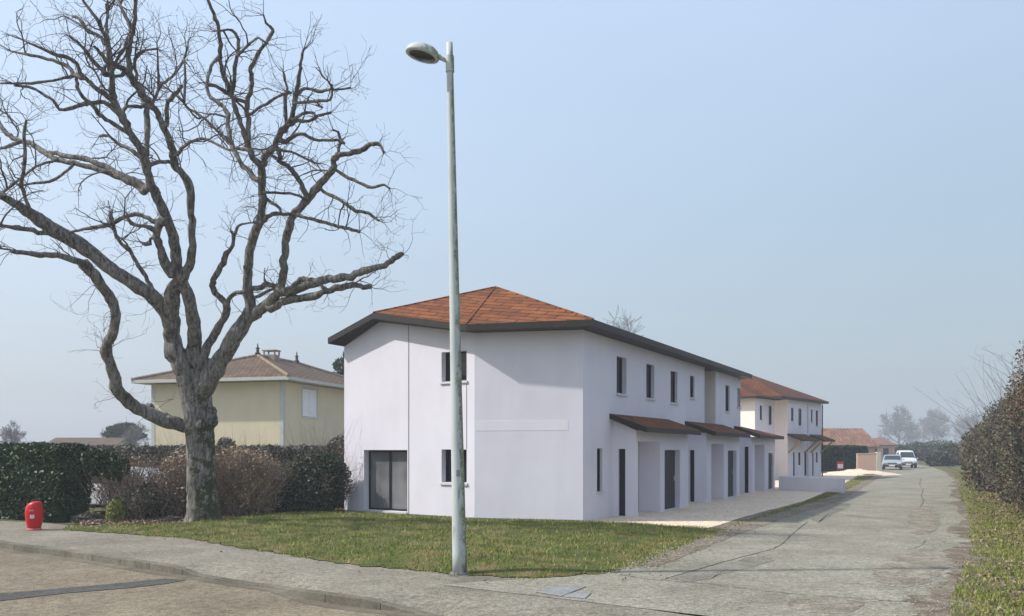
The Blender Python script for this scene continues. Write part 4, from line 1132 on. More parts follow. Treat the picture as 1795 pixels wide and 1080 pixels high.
TREE = thing('bare_tree', gp(357, 921), "large old leafless tree with mossy grey trunk and cut limbs on the lawn edge", 'tree')
nodes_P, nodes_r = [], []
def px3(x, y, Y): return Vector(((x - HX) / F * Y, Y, EYE + (HY - y) / F * Y))
all_limbs = []
rs = random.Random(11)
for li, row in enumerate(LIMBS):
    q = [tuple(map(float, s.split(','))) for s in row.split()]
    if li == 0: ys_ = [TY] * len(q)
    else:
        # parent depth at the joint end: look for the nearest already placed node to either end
        def nearest(pt):
            best = (1e9, TY, 0)
            for (nx, ny, nY) in nodes_P:
                d = (nx - pt[0]) ** 2 + (ny - pt[1]) ** 2
                if d < best[0]: best = (d, nY, 0)
            return best
        a, b = nearest(q[0]), nearest(q[-1])
        def snap(pt):
            return min(nodes_P, key=lambda w_: (w_[0] - pt[0]) ** 2 + (w_[1] - pt[1]) ** 2)
        if 4 < a[0] < 900: w_ = snap(q[0]); q = [(w_[0], w_[1], q[0][2])] + q
        if li > 1 and 4 < b[0] < 500: w_ = snap(q[-1]); q = q + [(w_[0], w_[1], q[-1][2])]
        Ln = sum(math.dist(q[k][:2], q[k + 1][:2]) for k in range(len(q) - 1)) / 66
        sgn = 1 if rs.random() < .5 else -1
        drift = (sgn if rs.random() < .55 else -1) * rs.uniform(.25, .55) * Ln
        K = len(q); ys_ = []
        both = b[0] < 150 and a[0] < 400 and li > 1
        if a[0] > 600 and b[0] < 400: Ya = b[1] + drift; Yb = b[1]
        elif both: Ya, Yb = a[1], b[1]
        else: Ya, Yb = a[1], a[1] + drift
        if max(q[0][0], q[-1][0]) > 430 and a[0] <= 600: Yb = min(Yb, Ya - .3 * Ln)
        Ya = min(max(Ya, TY - 5), TY + 1.2); Yb = min(max(Yb, TY - 5), TY + 1.2)
        for k in range(K):
            f = k / (K - 1); ys_.append(Ya + (Yb - Ya) * f + (.22 * math.sin(f * 7 + li) * min(1, Ln / 3) * f * (1 - f) * 2))
    # subdivide with catmull-rom
    pts, rad = [], []
    for k in range(len(q) - 1):
        a, b, c, d = q[max(k - 1, 0)], q[k], q[k + 1], q[min(k + 2, len(q) - 1)]
        st = 3 if li == 0 else 2
        for s in range(st):
            t = s / st
            cr = [.5 * (2 * b[i] + (c[i] - a[i]) * t + (2 * a[i] - 5 * b[i] + 4 * c[i] - d[i]) * t * t + (3 * b[i] - a[i] - 3 * c[i] + d[i]) * t ** 3) for i in range(3)]
            Y = ys_[k] + (ys_[k + 1] - ys_[k]) * t
            pts.append((cr[0], cr[1], Y)); rad.append(cr[2])
    pts.append((q[-1][0], q[-1][1], ys_[-1])); rad.append(q[-1][2])
    nodes_P += pts
    W3 = [px3(*p) for p in pts]; R3 = [r * (.93 if li == 0 else .80 + .16 * min(1, max(0, (r - 8) / 8))) * p[2] / F for r, p in zip(rad, pts)]
    if li > 0:
        for k in range(1, len(W3) - 1):     # knobbly bark swellings
            vr = .05 if R3[k] > .1 else .13; R3[k] *= rs.uniform(1 - vr, 1 + vr); W3[k] += Vector((rs.uniform(-1, 1), rs.uniform(-1, 1), rs.uniform(-1, 1))) * R3[k] * (.12 if R3[k] > .1 else .34)
    all_limbs.append((W3, R3))
tk = MB()
def rough_tube(mb, pts, rad, n_, amp):
    i = len(mb.v); mb.tube(pts, rad, n_, cap=True)
    K = len(pts)
    for k in range(K):
        for j in range(n_):
            idx = i + k * n_ + j; v_ = Vector(mb.v[idx]); c_ = pts[k]; d_ = v_ - c_
            f = 1 + amp * (math.sin(j * 5 * 2 * math.pi / n_ + k * .35) * .5 + rs.uniform(-.6, .6)) + amp * .8 * math.sin(3 * 2 * math.pi * j / n_ + 1.1)
            mb.v[idx] = tuple(c_ + d_ * f)
def densify(W3, R3, st):
    P, Q = [], []
    for k in range(len(W3) - 1):
        for s in range(st):
            P.append(W3[k].lerp(W3[k + 1], s / st)); Q.append(R3[k] * (1 - s / st) + R3[k + 1] * s / st)
    P.append(W3[-1]); Q.append(R3[-1]); return P, Q
tP, tR = densify(*all_limbs[0], 3)
tR = [r * (1 + .35 * math.exp(-(p.z) / .18)) for r, p in zip(tR, tP)]
rough_tube(tk, tP, tR, 30, .045)
# burrs and buttress roots
def burr(mb, c, r, sq=(1, 1, 1)):
    prof = 9; i = len(mb.v); nn = 12
    for a in range(1, prof):
        th = math.pi * a / prof
        for j in range(nn):
            ph = 2 * math.pi * j / nn; rr = r * rs.uniform(.82, 1.15)
            mb.v.append((c.x + rr * sq[0] * math.sin(th) * math.cos(ph), c.y + rr * sq[1] * math.sin(th) * math.sin(ph), c.z + rr * sq[2] * math.cos(th)))
    for a in range(prof - 2):
        for j in range(nn): mb.f.append((i + a * nn + j, i + (a + 1) * nn + j, i + (a + 1) * nn + (j + 1) % nn, i + a * nn + (j + 1) % nn))
    mb.f.append(tuple(i + j for j in range(nn))); mb.f.append(tuple(i + (prof - 2) * nn + j for j in reversed(range(nn))))
for (x, y, r, dy) in ((370, 737, 12, -.1), (335, 752, 11, -.25), (372, 722, 8, -.05), (303, 613, 11, 0), (290, 733, 9, 0), (262, 716, 8, 0), (352, 745, 9, -.3), (365, 640, 11, -.15)):
    burr(tk, px3(x, y, TY + dy), r * TY / F, (1, .9, 1.15))
b0 = all_limbs[0][0][0]
for k in range(7):
    a = k / 7 * 2 * math.pi + .4; dd = Vector((math.cos(a), math.sin(a), 0))
    tk.tube([b0 + dd * .25 + Vector((0, 0, .42)), b0 + dd * .42 + Vector((0, 0, .17)), b0 + dd * .62 + Vector((0, 0, .0))], [.15, .12, .05], 8)
tk.build('trunk', M['bark'], TREE, smooth=True)
cr_ = MB()
for li, (W3, R3) in enumerate(all_limbs[1:]):
    big = max(R3) > .12
    P, Q = densify(W3, R3, 2 if big else 1)
    rough_tube(cr_, P, Q, 14 if big else 8, .07 if big else .04)
    # stub knots
    if big:
        for _ in range(int(len(P) / 16)):
            k = rs.randrange(1, len(P) - 1); burr(cr_, P[k] + Vector((rs.uniform(-1, 1), rs.uniform(-1, 1), rs.uniform(-.6, 1))) * Q[k] * .6, Q[k] * rs.uniform(.35, .55))
LIMB_OBJ = cr_.build('limbs', M['bark_dark'], TREE, smooth=True)
# twigs
segs = []
def twig(p, d, L, r, depth, curve=None):
    K = max(3, int(L / .12)); pts = [p]; rad = [r]
    d = d.normalized(); cur = p
    bend = Vector((rs.gauss(0, 1), rs.gauss(0, 1), rs.gauss(.45, .8))) * .14
    for k in range(K):
        d = (d + bend * .5 + Vector((rs.gauss(0, 1), rs.gauss(0, 1), rs.gauss(0, 1))) * .25).normalized()
        cur = cur + d * (L / K); pts.append(cur); rad.append(r * (1 - .62 * (k + 1) / K))
        if depth > 0 and k >= 1 and rs.random() < .46:
            s = Vector((rs.gauss(0, 1), rs.gauss(0, 1), rs.gauss(.2, 1))).normalized()
            twig(cur, (d * .75 + s * .85), L * rs.uniform(.28, .55), max(.0042, rad[-1] * .72), depth - 1)
    segs.append((pts, rad))
for li, (W3, R3) in enumerate(all_limbs[1:]):
    acc_ = 0
    for k in range(len(W3) - 1):
        L = (W3[k + 1] - W3[k]).length; r = R3[k]
        thin = r < .085
        z = W3[k].z
        dens = 6.5 if r < .06 else (4.2 if thin else (2.4 if r < .15 else .6))
        if z < 3.6: dens *= .2
        acc_ += L * dens
        while acc_ > 0:
            if rs.random() < acc_:
                ax_ = (W3[k + 1] - W3[k]).normalized()
                s = Vector((rs.gauss(0, 1), rs.gauss(0, 1), rs.gauss(.35, .8))); s = (s - ax_ * s.dot(ax_) * .6).normalized()
                twig(W3[k].lerp(W3[k + 1], rs.random()) + s * r * .7, s + ax_ * .35, rs.uniform(.25, .95), rs.uniform(.008, .013), 2)
                if r < .11 and z > 4.2 and rs.random() < .27:
                    s = Vector((rs.gauss(0, 1), rs.gauss(0, 1), rs.gauss(.5, .8))).normalized()
                    twig(W3[k] + s * r * .6, s + ax_ * .3, rs.uniform(.6, 1.6), rs.uniform(.016, .030), 3)
            acc_ -= 1
    # tuft at cut tips
    e = W3[-1]; dE = (W3[-1] - W3[-3]).normalized()
    if R3[-1] < .09:
        for _ in range(5):
            s = Vector((rs.gauss(0, 1), rs.gauss(0, 1), rs.gauss(.3, 1))).normalized()
            twig(e, dE * .8 + s * .8, rs.uniform(.4, 1.1), rs.uniform(.006, .010), 2)
# extra sprays hanging round the low left limb's knuckle
for (x, y, N_) in ((186, 616, 9), (170, 500, 5), (226, 706, 3), (201, 545, 5), (305, 700, 2)):
    for _ in range(N_):
        s = Vector((rs.gauss(-.4, .8), rs.gauss(0, .7), rs.gauss(.3, .6))).normalized()
        twig(px3(x, y, TY - .5 + rs.uniform(-.3, .6)), s, rs.uniform(.7, 1.4), .009, 2)
tubes('twigs', segs, M['twig'], TREE, 3)
print('twigs', len(segs))

# ------------------------------------------------------------------ generic bare trees and bushes
def bare_tree(loc, H, spread, seed, label, group=None, mat='hazed_twig', tr=.16, dens=1.0, minr=.012, cat='tree'):
    rr = random.Random(seed); T = thing('bare_tree', loc, label, cat, group)
    S = []; trunk = []
    def grow(p, d, L, r, dep):
        K = 4; pts = [p]; rad = [r]; c_ = p
        for k in range(K):
            d = (d + Vector((rr.gauss(0, 1), rr.gauss(0, 1), rr.gauss(.25, .6))) * .16).normalized()
            c_ = c_ + d * (L / K); pts.append(c_); rad.append(max(minr, r * (1 - .4 * (k + 1) / K)))
            if dep > 0 and k >= 1:
                for _ in range(2 if rr.random() < .55 * dens else 1):
                    s = Vector((rr.gauss(0, 1) * spread, rr.gauss(0, 1) * spread, rr.gauss(.25, .7))).normalized()
                    grow(c_, d * .75 + s * .8, L * rr.uniform(.6, .8), rad[-1] * .62, dep - 1)
        S.append((pts, rad))
    loc = Vector(loc); h0 = H * .2
    tp = [loc, loc + Vector((0, 0, h0 * .5)), loc + Vector((rr.uniform(-.1, .1), 0, h0))]
    MB().tube(tp, [tr * 1.25, tr, tr * .9], 9).build('trunk', M['bark_dark'], T, smooth=True)
    S.append(([tp[-1], loc + Vector((rr.uniform(-.02, .02) * H, 0, H * .45)), loc + Vector((0, 0, H * .68))], [tr * .9, tr * .55, tr * .2]))
    for k in range(9):
        a = k * 2.4 + rr.random(); hh = .17 + .45 * k / 8; op_ = 1.25 - .85 * k / 8
        grow(loc + Vector((0, 0, H * hh)), Vector((math.cos(a) * op_ * spread, math.sin(a) * op_ * spread, .75)), H * (.27 - .07 * k / 8), tr * .5, 3)
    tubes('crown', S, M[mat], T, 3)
    return T
def bush_thing(name, loc, label, cat, blobs, nleaf, size, mat, group=None, twigs=0, tmat='brown_twig', core=True, stiff=.5):
    T = thing(name, loc, label, cat, group); loc = Vector(loc)
    B = [(loc.x + b[0], loc.y + b[1], b[2], b[3], b[4], b[5]) for b in blobs]
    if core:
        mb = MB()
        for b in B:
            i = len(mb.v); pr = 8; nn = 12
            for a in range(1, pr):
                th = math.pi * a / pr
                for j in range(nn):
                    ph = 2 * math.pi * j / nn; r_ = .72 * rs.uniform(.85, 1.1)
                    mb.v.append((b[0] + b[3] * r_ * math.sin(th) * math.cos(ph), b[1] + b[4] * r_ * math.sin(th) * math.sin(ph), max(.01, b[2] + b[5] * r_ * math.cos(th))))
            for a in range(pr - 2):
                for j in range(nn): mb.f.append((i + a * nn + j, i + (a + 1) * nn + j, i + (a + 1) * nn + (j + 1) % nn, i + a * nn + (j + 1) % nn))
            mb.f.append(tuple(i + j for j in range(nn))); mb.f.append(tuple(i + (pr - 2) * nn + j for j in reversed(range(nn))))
        mb.build('inner_core', M['hedge_core'], T)  # solid dark core filling the inside of the bush
    if nleaf:
        quads('foliage', leaf_quads(ell_blobs(B, nleaf), size), M[mat], T)
    if twigs:
        S = []
        for _ in range(twigs):
            b = B[rs.randrange(len(B))]
            a = rs.uniform(0, 2 * math.pi); q = math.sqrt(rs.random())
            p = Vector((b[0] + b[3] * q * .75 * math.cos(a), b[1] + b[4] * q * .75 * math.sin(a), rs.uniform(.02, max(.1, b[2]))))
            top_ = (b[2] + b[5]) * rs.uniform(.7, 1.03)
            d = Vector((math.cos(a) * q * .35 + rs.gauss(0, .25), math.sin(a) * q * .35 + rs.gauss(0, .25), 1)).normalized()
            L = max(.3, top_ - p.z) ; K = 5; pts = [p]; rad = [size * .13 + .004]; c_ = p
            for k in range(K):
                d = (d + Vector((rs.gauss(0, 1), rs.gauss(0, 1), rs.gauss(0, .4))) * (.3 * (1 - stiff))).normalized()
                c_ = c_ + d * L / K; pts.append(c_); rad.append(rad[0] * (1 - .15 * (k + 1)))
                if rs.random() < .8:
                    s = Vector((rs.gauss(0, 1), rs.gauss(0, 1), rs.gauss(.5, .7))).normalized(); e = c_ + s * rs.uniform(.12, .4)
                    S.append(([c_, c_.lerp(e, .5) + Vector((0, 0, .02)), e], [rad[-1] * .7, rad[-1] * .55, rad[-1] * .35]))
            S.append((pts, rad))
        tubes('stems', S, M[tmat], T, 3)
    return T
def box_hedge(name, a, b, th, z1, nleaf, size, mat, label, cat='hedge', group=None, ztop=None, rough=.07, front_only=False):
    """clipped hedge along a->b, thickness th behind the line (towards the left normal)"""
    a, b = Vector(a), Vector(b); d = (b - a).normalized(); nn = Vector((-d.y, d.x, 0)); L = (b - a).length
    if nn.y < 0: nn = -nn
    T = thing(name, (a + b) / 2 + nn * th / 2, label, cat, group)
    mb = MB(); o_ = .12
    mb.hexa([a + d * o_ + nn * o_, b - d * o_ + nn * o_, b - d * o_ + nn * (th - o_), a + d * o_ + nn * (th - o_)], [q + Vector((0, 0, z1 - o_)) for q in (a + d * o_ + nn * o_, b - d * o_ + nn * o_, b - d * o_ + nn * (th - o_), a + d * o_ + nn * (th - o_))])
    mb.build('inner_core', M['hedge_core'], T)  # plain dark block filling the hedge behind its leaves
    ar = np.array([L * z1, L * z1 * (.15 if front_only else .5), L * th, th * z1, th * z1]); cnt = (ar / ar.sum() * nleaf).astype(int); Cs = []
    for k, c_ in enumerate(cnt):
        s = rng.uniform(0, 1, c_); t_ = rng.uniform(0, 1, c_); off = rng.normal(0, rough, c_) + rough * 1.2 * np.sin(s * L * 3.1) * np.sin(t_ * 5 + s * L)
        if k == 0: al, dp_, z = s * L, off, t_ * z1
        elif k == 1: al, dp_, z = s * L, th + off, t_ * z1
        elif k == 2: al, dp_, z = s * L, t_ * th, z1 + off * .55
        elif k == 3: al, dp_, z = off, s * th, t_ * z1
        else: al, dp_, z = L + off, s * th, t_ * z1
        Cs.append(np.stack([a.x + d.x * al + nn.x * dp_, a.y + d.y * al + nn.y * dp_, np.maximum(z, .02)], 1))
    quads('foliage', leaf_quads(np.concatenate(Cs), size), M[mat], T)
    return T

# left hedges and shrubs
ha = gp(-90, 905); hb = gp(92, 916)
box_hedge('hedge', (ha.x, ha.y + .5, 0), (hb.x, hb.y + .3, 0), .9, 2.05, 46000, .062, 'hedge_leaf', "dark green clipped evergreen hedge behind the red hydrant")
box_hedge('hedge', (-18, 29.6, 0), (-5.0, 29.8, 0), 1.0, 2.03, 26000, .07, 'grey_leaf', "grey-green flat-topped hedge in front of the yellow house")
bush_thing('shrub', (-10.9, 23.6, 0), "low dark evergreen bush where the clipped hedge ends", 'shrub', [(-.75, .45, 1.62, .55, .5, .38), (-1.35, .35, 1.5, .4, .4, .5), (-.3, .5, 1.5, .4, .4, .4)], 6500, .055, 'hedge_leaf', twigs=20)
def dens_shrub(px0, px1, Y, h, seed, label, tw, nleaf=0, mat='shrub_leaf'):
    x0, x1 = (px0 - HX) / F * Y, (px1 - HX) / F * Y; cx_ = (x0 + x1) / 2; rx = (x1 - x0) / 2
    r_ = random.Random(seed); bl = [(0, 0, h * .45, rx, .9, h * .52)] + [(r_.uniform(-.6, .6) * rx, r_.uniform(-.3, .3), h * r_.uniform(.4, .6), rx * .55, .7, h * r_.uniform(.38, .5)) for _ in range(3)]
    return bush_thing('shrub', (cx_, Y, 0), label, 'shrub', bl, nleaf, .05, mat, twigs=tw, core=False, stiff=.35)
M['brown_leafy'] = leafy('brown_shrub_buds', [(.22, .165, .12), (.34, .255, .19), (.45, .36, .27), (.26, .215, .16)])
dens_shrub(175, 300, 24.6, 1.9, 1, "brown leafless shrub left of the big tree, white car behind it", 300, 1100, 'brown_leafy')
dens_shrub(270, 400, 24.9, 2.05, 2, "brown leafless shrub directly behind the big tree's trunk", 1500, 9000, 'brown_leafy')
dens_shrub(375, 500, 25.3, 2.05, 3, "brown leafless shrub between the trunk and the dark evergreen shrub", 1500, 9000, 'brown_leafy')
dens_shrub(210, 290, 23.9, 1.0, 5, "low olive-green twiggy shrub at the foot of the brown shrubs", 260, 3500, 'shrub_leaf')
bush_thing('shrub', (-6.55, 26.0, 0), "dark green rounded shrub beside the white house's left corner", 'shrub', [(-.3, 0, .55, 1.45, .8, .72), (.5, .5, 1.0, 1.05, .6, .95), (-.9, .2, .45, .8, .6, .6), (.1, .3, .8, .9, .7, .75)], 34000, .05, 'shrub_leaf', twigs=160)
bush_thing('shrub', (-5.35, 28.0, 0), "tall grey-green bush rising above the hedge at the house corner", 'shrub', [(-.2, 0, 1.2, .75, .6, 1.2), (.25, 0, 1.6, .6, .5, .75)], 12000, .06, 'grey_leaf', twigs=50)
bush_thing('shrub', (-9.15, 27.4, 0), "small grey bush poking above the flat hedge right of the trunk", 'shrub', [(0, 0, 1.6, .42, .4, .75)], 2600, .06, 'grey_leaf', twigs=60)
bush_thing('garden_plant', (-10.62, 22.9, 0), "small bright green clump at the end of the clipped hedge", 'plant', [(0, 0, .3, .22, .2, .32)], 1500, .05, 'grass', core=False)
for k, (x, y, r_) in enumerate(((160, 915, .22), (205, 914, .2), (300, 918, .16), (140, 917, .16))):
    p = gp(x, y); bush_thing('garden_plant', (p.x, p.y, 0), ["pale grey-green low plant at the pavement edge, left of the big tree", "second pale low plant at the shrub bed edge, under the white car", "tiny pale plant close to the trunk's left side", "smallest pale plant beside the bright green clump"][k], 'plant', [(0, 0, r_ * .6, r_ * 1.4, r_, r_ * .7)], 700, .045, 'grey_leaf', core=False)
# upright twigs above the hedge in front of the yellow house
for k, (x, w_, h_) in enumerate(((330, 60, 2.9), (430, 70, 2.7), (560, 60, 3.1))):
    Y = 27.2; X_ = (x - HX) / F * Y
    bush_thing('sapling', (X_, Y, 0), ["thin bare saplings left of the tree trunk against the yellow wall", "thin bare saplings right of the tree trunk against the yellow wall", "thin bare saplings beside the grey bush at the house corner"][k], 'sapling', [(0, 0, 1.3, w_ / 110, .4, h_ - 1.3)], 0, .02, 'grey_leaf', twigs=46, core=False, stiff=.75, tmat='brown_twig')
# small grey marker peg in the shrub bed
p = gp(494, 898); o = MB().hexa([(p.x - .03, p.y - .02, 0), (p.x + .03, p.y - .02, 0), (p.x + .03, p.y + .02, 0), (p.x - .03, p.y + .02, 0)], [(p.x - .035, p.y - .02, .24), (p.x + .02, p.y - .02, .26), (p.x + .02, p.y + .02, .26), (p.x - .035, p.y + .02, .24)]).build('marker_peg', M['sill'], bevel=.004)
tag(o, "small pale grey peg standing at the front of the dark green shrub", 'peg')

# ------------------------------------------------------------------ red hydrant
hp = gp(60, 929); HH = thing('fire_hydrant', hp, "red barrel-shaped fire hydrant with white label beside the clipped hedge", 'fire hydrant')
M['red'] = plain('red_enamel', (.56, .012, .018), .32, .12, 5)
mb = MB().lathe([(.155, .035), (.16, .08), (.185, .2), (.205, .34), (.205, .46), (.192, .56), (.17, .63), (.155, .66), (.12, .69), (.05, .705), (.001, .708)], (0, 0, 0), 32, 1, .9)
mb.v = [tuple(hp + Vector((x + (.03 if z > .6 else 0) * (z - .6) / .1, y, z + (x * .12 if z > .6 else 0)))) for x, y, z in mb.v]
mb.build('body', M['red'], HH, smooth=True)
MB().lathe([(.17, 0), (.175, .012), (.165, .038), (.15, .05)], hp, 32, 1, .9).build('base_ring', plain('worn_red', (.6, .16, .16), .5, .1), HH, smooth=True)
fy = hp.y - .19
def curved_patch(name, x0, x1, z0, z1, mat, rr=.207, off=.004):
    mb = MB(); N_ = 6
    for k in range(N_):
        a0, a1 = x0 + (x1 - x0) * k / N_, x0 + (x1 - x0) * (k + 1) / N_
        f = lambda a, z: (hp.x + a, hp.y - math.sqrt(max(0, rr ** 2 - a * a)) * .9 - off, z)
        mb.poly([f(a0, z0), f(a1, z0), f(a1, z1), f(a0, z1)])
    return mb.build(name, mat, HH)
curved_patch('label', .0, .095, .30, .385, M['white'])
curved_patch('label_line', -.03, .08, .478, .505, plain('pink_mark', (.75, .25, .25), .5, .05), .203)
dk = M['joint']
for z in (.365, .345, .325): curved_patch('label_text', .015, .08, z, z + .007, dk, off=.006)

# ------------------------------------------------------------------ cars
M['carwhite'] = plain('white_car_paint', (.62, .64, .66), .25, .03)
M['carsilver'] = plain('silver_car_paint', (.42, .46, .50), .28, .03, metal=.3)
M['tyre'] = plain('tyre_rubber', (.02, .02, .021), .85, .1)
M['rim'] = plain('wheel_rim', (.35, .36, .37), .35, .1, metal=.6)
M['carglass'] = glassy('car_glass', (.03, .04, .045), .08)
M['headlight'] = glassy('headlight_glass', (.6, .62, .64), .1)
M['bumper'] = plain('black_bumper', (.035, .036, .038), .6, .1)
def car(loc, rz, paint, label, van=False):
    """front faces local -y; side profile swept across the width with tumblehome"""
    T = thing('parked_car' if not van else 'parked_van', (0, 0, 0), label, 'van' if van else 'car')
    if van: prof = [(-2.1, .35), (-2.13, .6), (-2.05, .85), (-1.3, 1.05), (-.65, 1.72), (-.4, 1.84), (1.85, 1.84), (2.1, 1.7), (2.15, .9), (2.15, .35)]
    else: prof = [(-2.05, .3), (-2.12, .5), (-2.08, .7), (-1.95, .8), (-1.05, .93), (-.35, 1.38), (-.1, 1.44), (.9, 1.43), (1.5, 1.2), (2.0, .98), (2.1, .8), (2.08, .3)]
    hw = .86
    mb = MB(); ns = 7; i0_ = 0
    for s in range(ns):
        f = -1 + 2 * s / (ns - 1)
        for (y, z) in prof:
            inset = 1 - .16 * max(0, (z - .85)) / .6; rd = 1 - .045 * f ** 4
            mb.v.append((f * hw * inset, y * rd, z - .035 * f ** 4 * (1 if z > .8 else 0)))
    K = len(prof)
    for s in range(ns - 1):
        for k in range(K): mb.f.append((s * K + k, s * K + (k + 1) % K, (s + 1) * K + (k + 1) % K, (s + 1) * K + k))
    mb.f.append(tuple(reversed(range(K)))); mb.f.append(tuple((ns - 1) * K + k for k in range(K)))
    bd = mb.build('body', M[paint], T, bevel=.04)
    def xin(z): return hw * (1 - .16 * max(0, z - .85) / .6)
    def quad4(name, pts, mat, par=T): return MB().poly(pts).build(name, M[mat], par)
    a, b_ = (prof[3], prof[4]) if van else (prof[4], prof[5])
    def onseg(a, b, f, o_): 
        y, z = a[0] + (b[0] - a[0]) * f, a[1] + (b[1] - a[1]) * f; d = Vector((0, b[0] - a[0], b[1] - a[1])).normalized(); nn = Vector((0, -d.z, d.y)); return y + nn.y * o_, z + nn.z * o_
    (ya, za), (yb, zb) = onseg(a, b_, .08, .012), onseg(a, b_, .93, .012)
    quad4('windscreen', [(-xin(za) * .88, ya, za), (xin(za) * .88, ya, za), (xin(zb) * .86, yb, zb), (-xin(zb) * .86, yb, zb)], 'carglass')
    for s in (-1, 1):
        z0, z1 = (.98, 1.34) if not van else (1.08, 1.62)
        ys2 = ((-.75, -.3, .35, .35), (.42, .42, 1.05, 1.35)) if not van else ((-.95, -.55, .2, .2), (.3, .3, 1.2, 1.2))
        for (y0, y1, y2, y3) in ys2:
            quad4('side_window', [(s * (xin(z0) + .012), y0, z0), (s * (xin(z0) + .012), y3, z0), (s * (xin(z1) + .012), y2, z1), (s * (xin(z1) + .012), y1, z1)], 'carglass')
        hl = MB().box((s * .64, prof[1][0] + .03, .66), (.30, .07, .15)).build('headlight', M['headlight'], T, bevel=.02)
        for wy in (-1.3, 1.3):
            wmb = MB(); wmb.lathe([(.20, -.1), (.30, -.1), (.32, -.06), (.32, .06), (.30, .1), (.20, .1)], (0, 0, 0), 22)
            wmb.v = [(s * .77 + z, wy + x, .32 + y) for x, y, z in wmb.v]
            wh = wmb.build('wheel', M['tyre'], T, smooth=False)
            rmb = MB(); rmb.lathe([(.01, 0), (.19, 0), (.20, .03), (.21, .05)], (0, 0, 0), 16); rmb.v = [(s * (.84 + z * .6), wy + x, .32 + y) for x, y, z in rmb.v]
            rmb.build('rim', M['rim'], wh)
        MB().box((s * .98, -.72 if not van else -1.0, 1.0), (.16, .1, .12)).build('mirror', M[paint], T, bevel=.02)
        MB().box((s * .7, prof[-1][0] + .0, .85), (.14, .06, .24)).build('tail_light', M['red'], T)
    MB().box((0, prof[0][0] + .0, .42), (1.6, .14, .22)).build('bumper', M['bumper'], T, bevel=.03)
    MB().box((0, prof[1][0] + .03, .64), (.8, .06, .1)).build('grille', M['bumper'], T)
    MB().box((0, prof[0][0] - .075, .42), (.5, .012, .1)).build('number_plate', M['white'], T)
    T.location = loc; T.rotation_euler = (0, 0, rz)
    return T
def heading(v): return math.atan2(v.y, v.x) + math.pi / 2      # local -y points along v
car((36.9, 83.0, 0), heading(Vector((-.42, -.9, 0))), 'carsilver', "pale silver car parked facing the camera at the far end of the lane")
car((41.4, 90.0, 0), heading(Vector((-.30, -.95, 0))), 'carwhite', "white van parked behind the silver car far down the lane", van=True)
car((-12.2, 26.7, 0), heading(Vector((-.82, .57, 0))), 'carwhite', "white car half hidden behind the brown shrub and the clipped hedge")

# ------------------------------------------------------------------ far end of the lane
fh = box_hedge('hedge', (27.6, 76.5, 0), (32.6, 78.5, 0), 1.6, 2.2, 9000, .16, 'far_hedge', "dark green clipped hedge under the far reddish roof", rough=.05)
M['pink'] = render_plaster('pink_render', (.52, .36, .28), (.58, .42, .34))
a, b = Vector((28.25, 70, 0)), Vector((30.0, 69.6, 0)); Wp = Wall(a, b - a, (0, -1))
T = thing('garden_wall', (a + b) / 2, "short pinkish garden wall with pale pillar at the lane's far end", 'wall')
MB().hexa([Wp.pt(0, 0), Wp.pt(1.45, 0), Wp.pt(1.45, 0, -.2), Wp.pt(0, 0, -.2)], [Wp.pt(0, 1.56), Wp.pt(1.45, 1.62), Wp.pt(1.45, 1.62, -.2), Wp.pt(0, 1.56, -.2)]).build('wall', M['pink'], T)
M['pillar'] = plain('pale_pillar', (.50, .46, .38), .8, .1)
MB().hexa([Wp.pt(1.46, 0, .06), Wp.pt(1.8, 0, .06), Wp.pt(1.8, 0, -.28), Wp.pt(1.46, 0, -.28)], [Wp.pt(1.46, 1.75, .06), Wp.pt(1.8, 1.75, .06), Wp.pt(1.8, 1.75, -.28), Wp.pt(1.46, 1.75, -.28)]).build('pillar', M['pillar'], T, bevel=.02)
MB().hexa([Wp.pt(-.02, 1.57, .03), Wp.pt(1.44, 1.63, .03), Wp.pt(1.44, 1.63, -.23), Wp.pt(-.02, 1.57, -.23)], [Wp.pt(-.02, 1.62, .03), Wp.pt(1.44, 1.68, .03), Wp.pt(1.44, 1.68, -.23), Wp.pt(-.02, 1.62, -.23)]).build('coping', M['pillar'], T)
# white gable wall end beyond the pillar and the reddish roofed house
M['red_tile'] = roofmat('reddish_tiles', (.30, .17, .13), (.22, .12, .09), (.12, .08, .07), .25, .5, .4)
Wf = Wall((24, 97), (1, .12), (.12, -1)); Lf = Wf.s_at(1540)
T = thing('detached_house', Wf.pt(Lf / 2), "low house with long reddish-brown tile roof beyond the dark clipped hedge", 'house')
mb = MB(); hw_ = [Wf.rect(1500, 1515, 800, 812)]
wall_mesh(mb, Wf, 0, Lf - .5, 0, 2.3); mb.poly([Wf.pt(Lf - .5, 0), Wf.pt(Lf - .5, 0, -7), Wf.pt(Lf - .5, 2.3, -7), Wf.pt(Lf - .5, 4.2, -3.5), Wf.pt(Lf - .5, 2.3)])
mb.build('wall', M['pink'], T)
tp = [Wf.pt(-.3, 2.25, .5), Wf.pt(Lf, 2.25, .5), Wf.pt(Lf, 4.45, -3.5), Wf.pt(-.3, 4.45, -3.5)]; tp2 = [Wf.pt(-.3, 4.45, -3.5), Wf.pt(Lf, 4.45, -3.5), Wf.pt(Lf, 2.25, -7.5), Wf.pt(-.3, 2.25, -7.5)]
mb = MB()
for q4 in (tp, tp2): mb.hexa([p - Vector((0, 0, .1)) for p in q4], q4)
rr_ = mb.build('roof', M['red_tile'], T)
mb = MB()
for k in range(44):
    f = (k + .5) / 44; mb.tube([tp[0].lerp(tp[1], f) + Vector((0, 0, .02)), tp[3].lerp(tp[2], f) + Vector((0, 0, .02))], [.07, .07], 5)
mb.build('tile_ribs', M['red_tile'], rr_)
MB().box(Wf.pt(Lf - .6, .65, -.02), (.3, .3, 1.3)).build('pillar', M['pillar'], T)
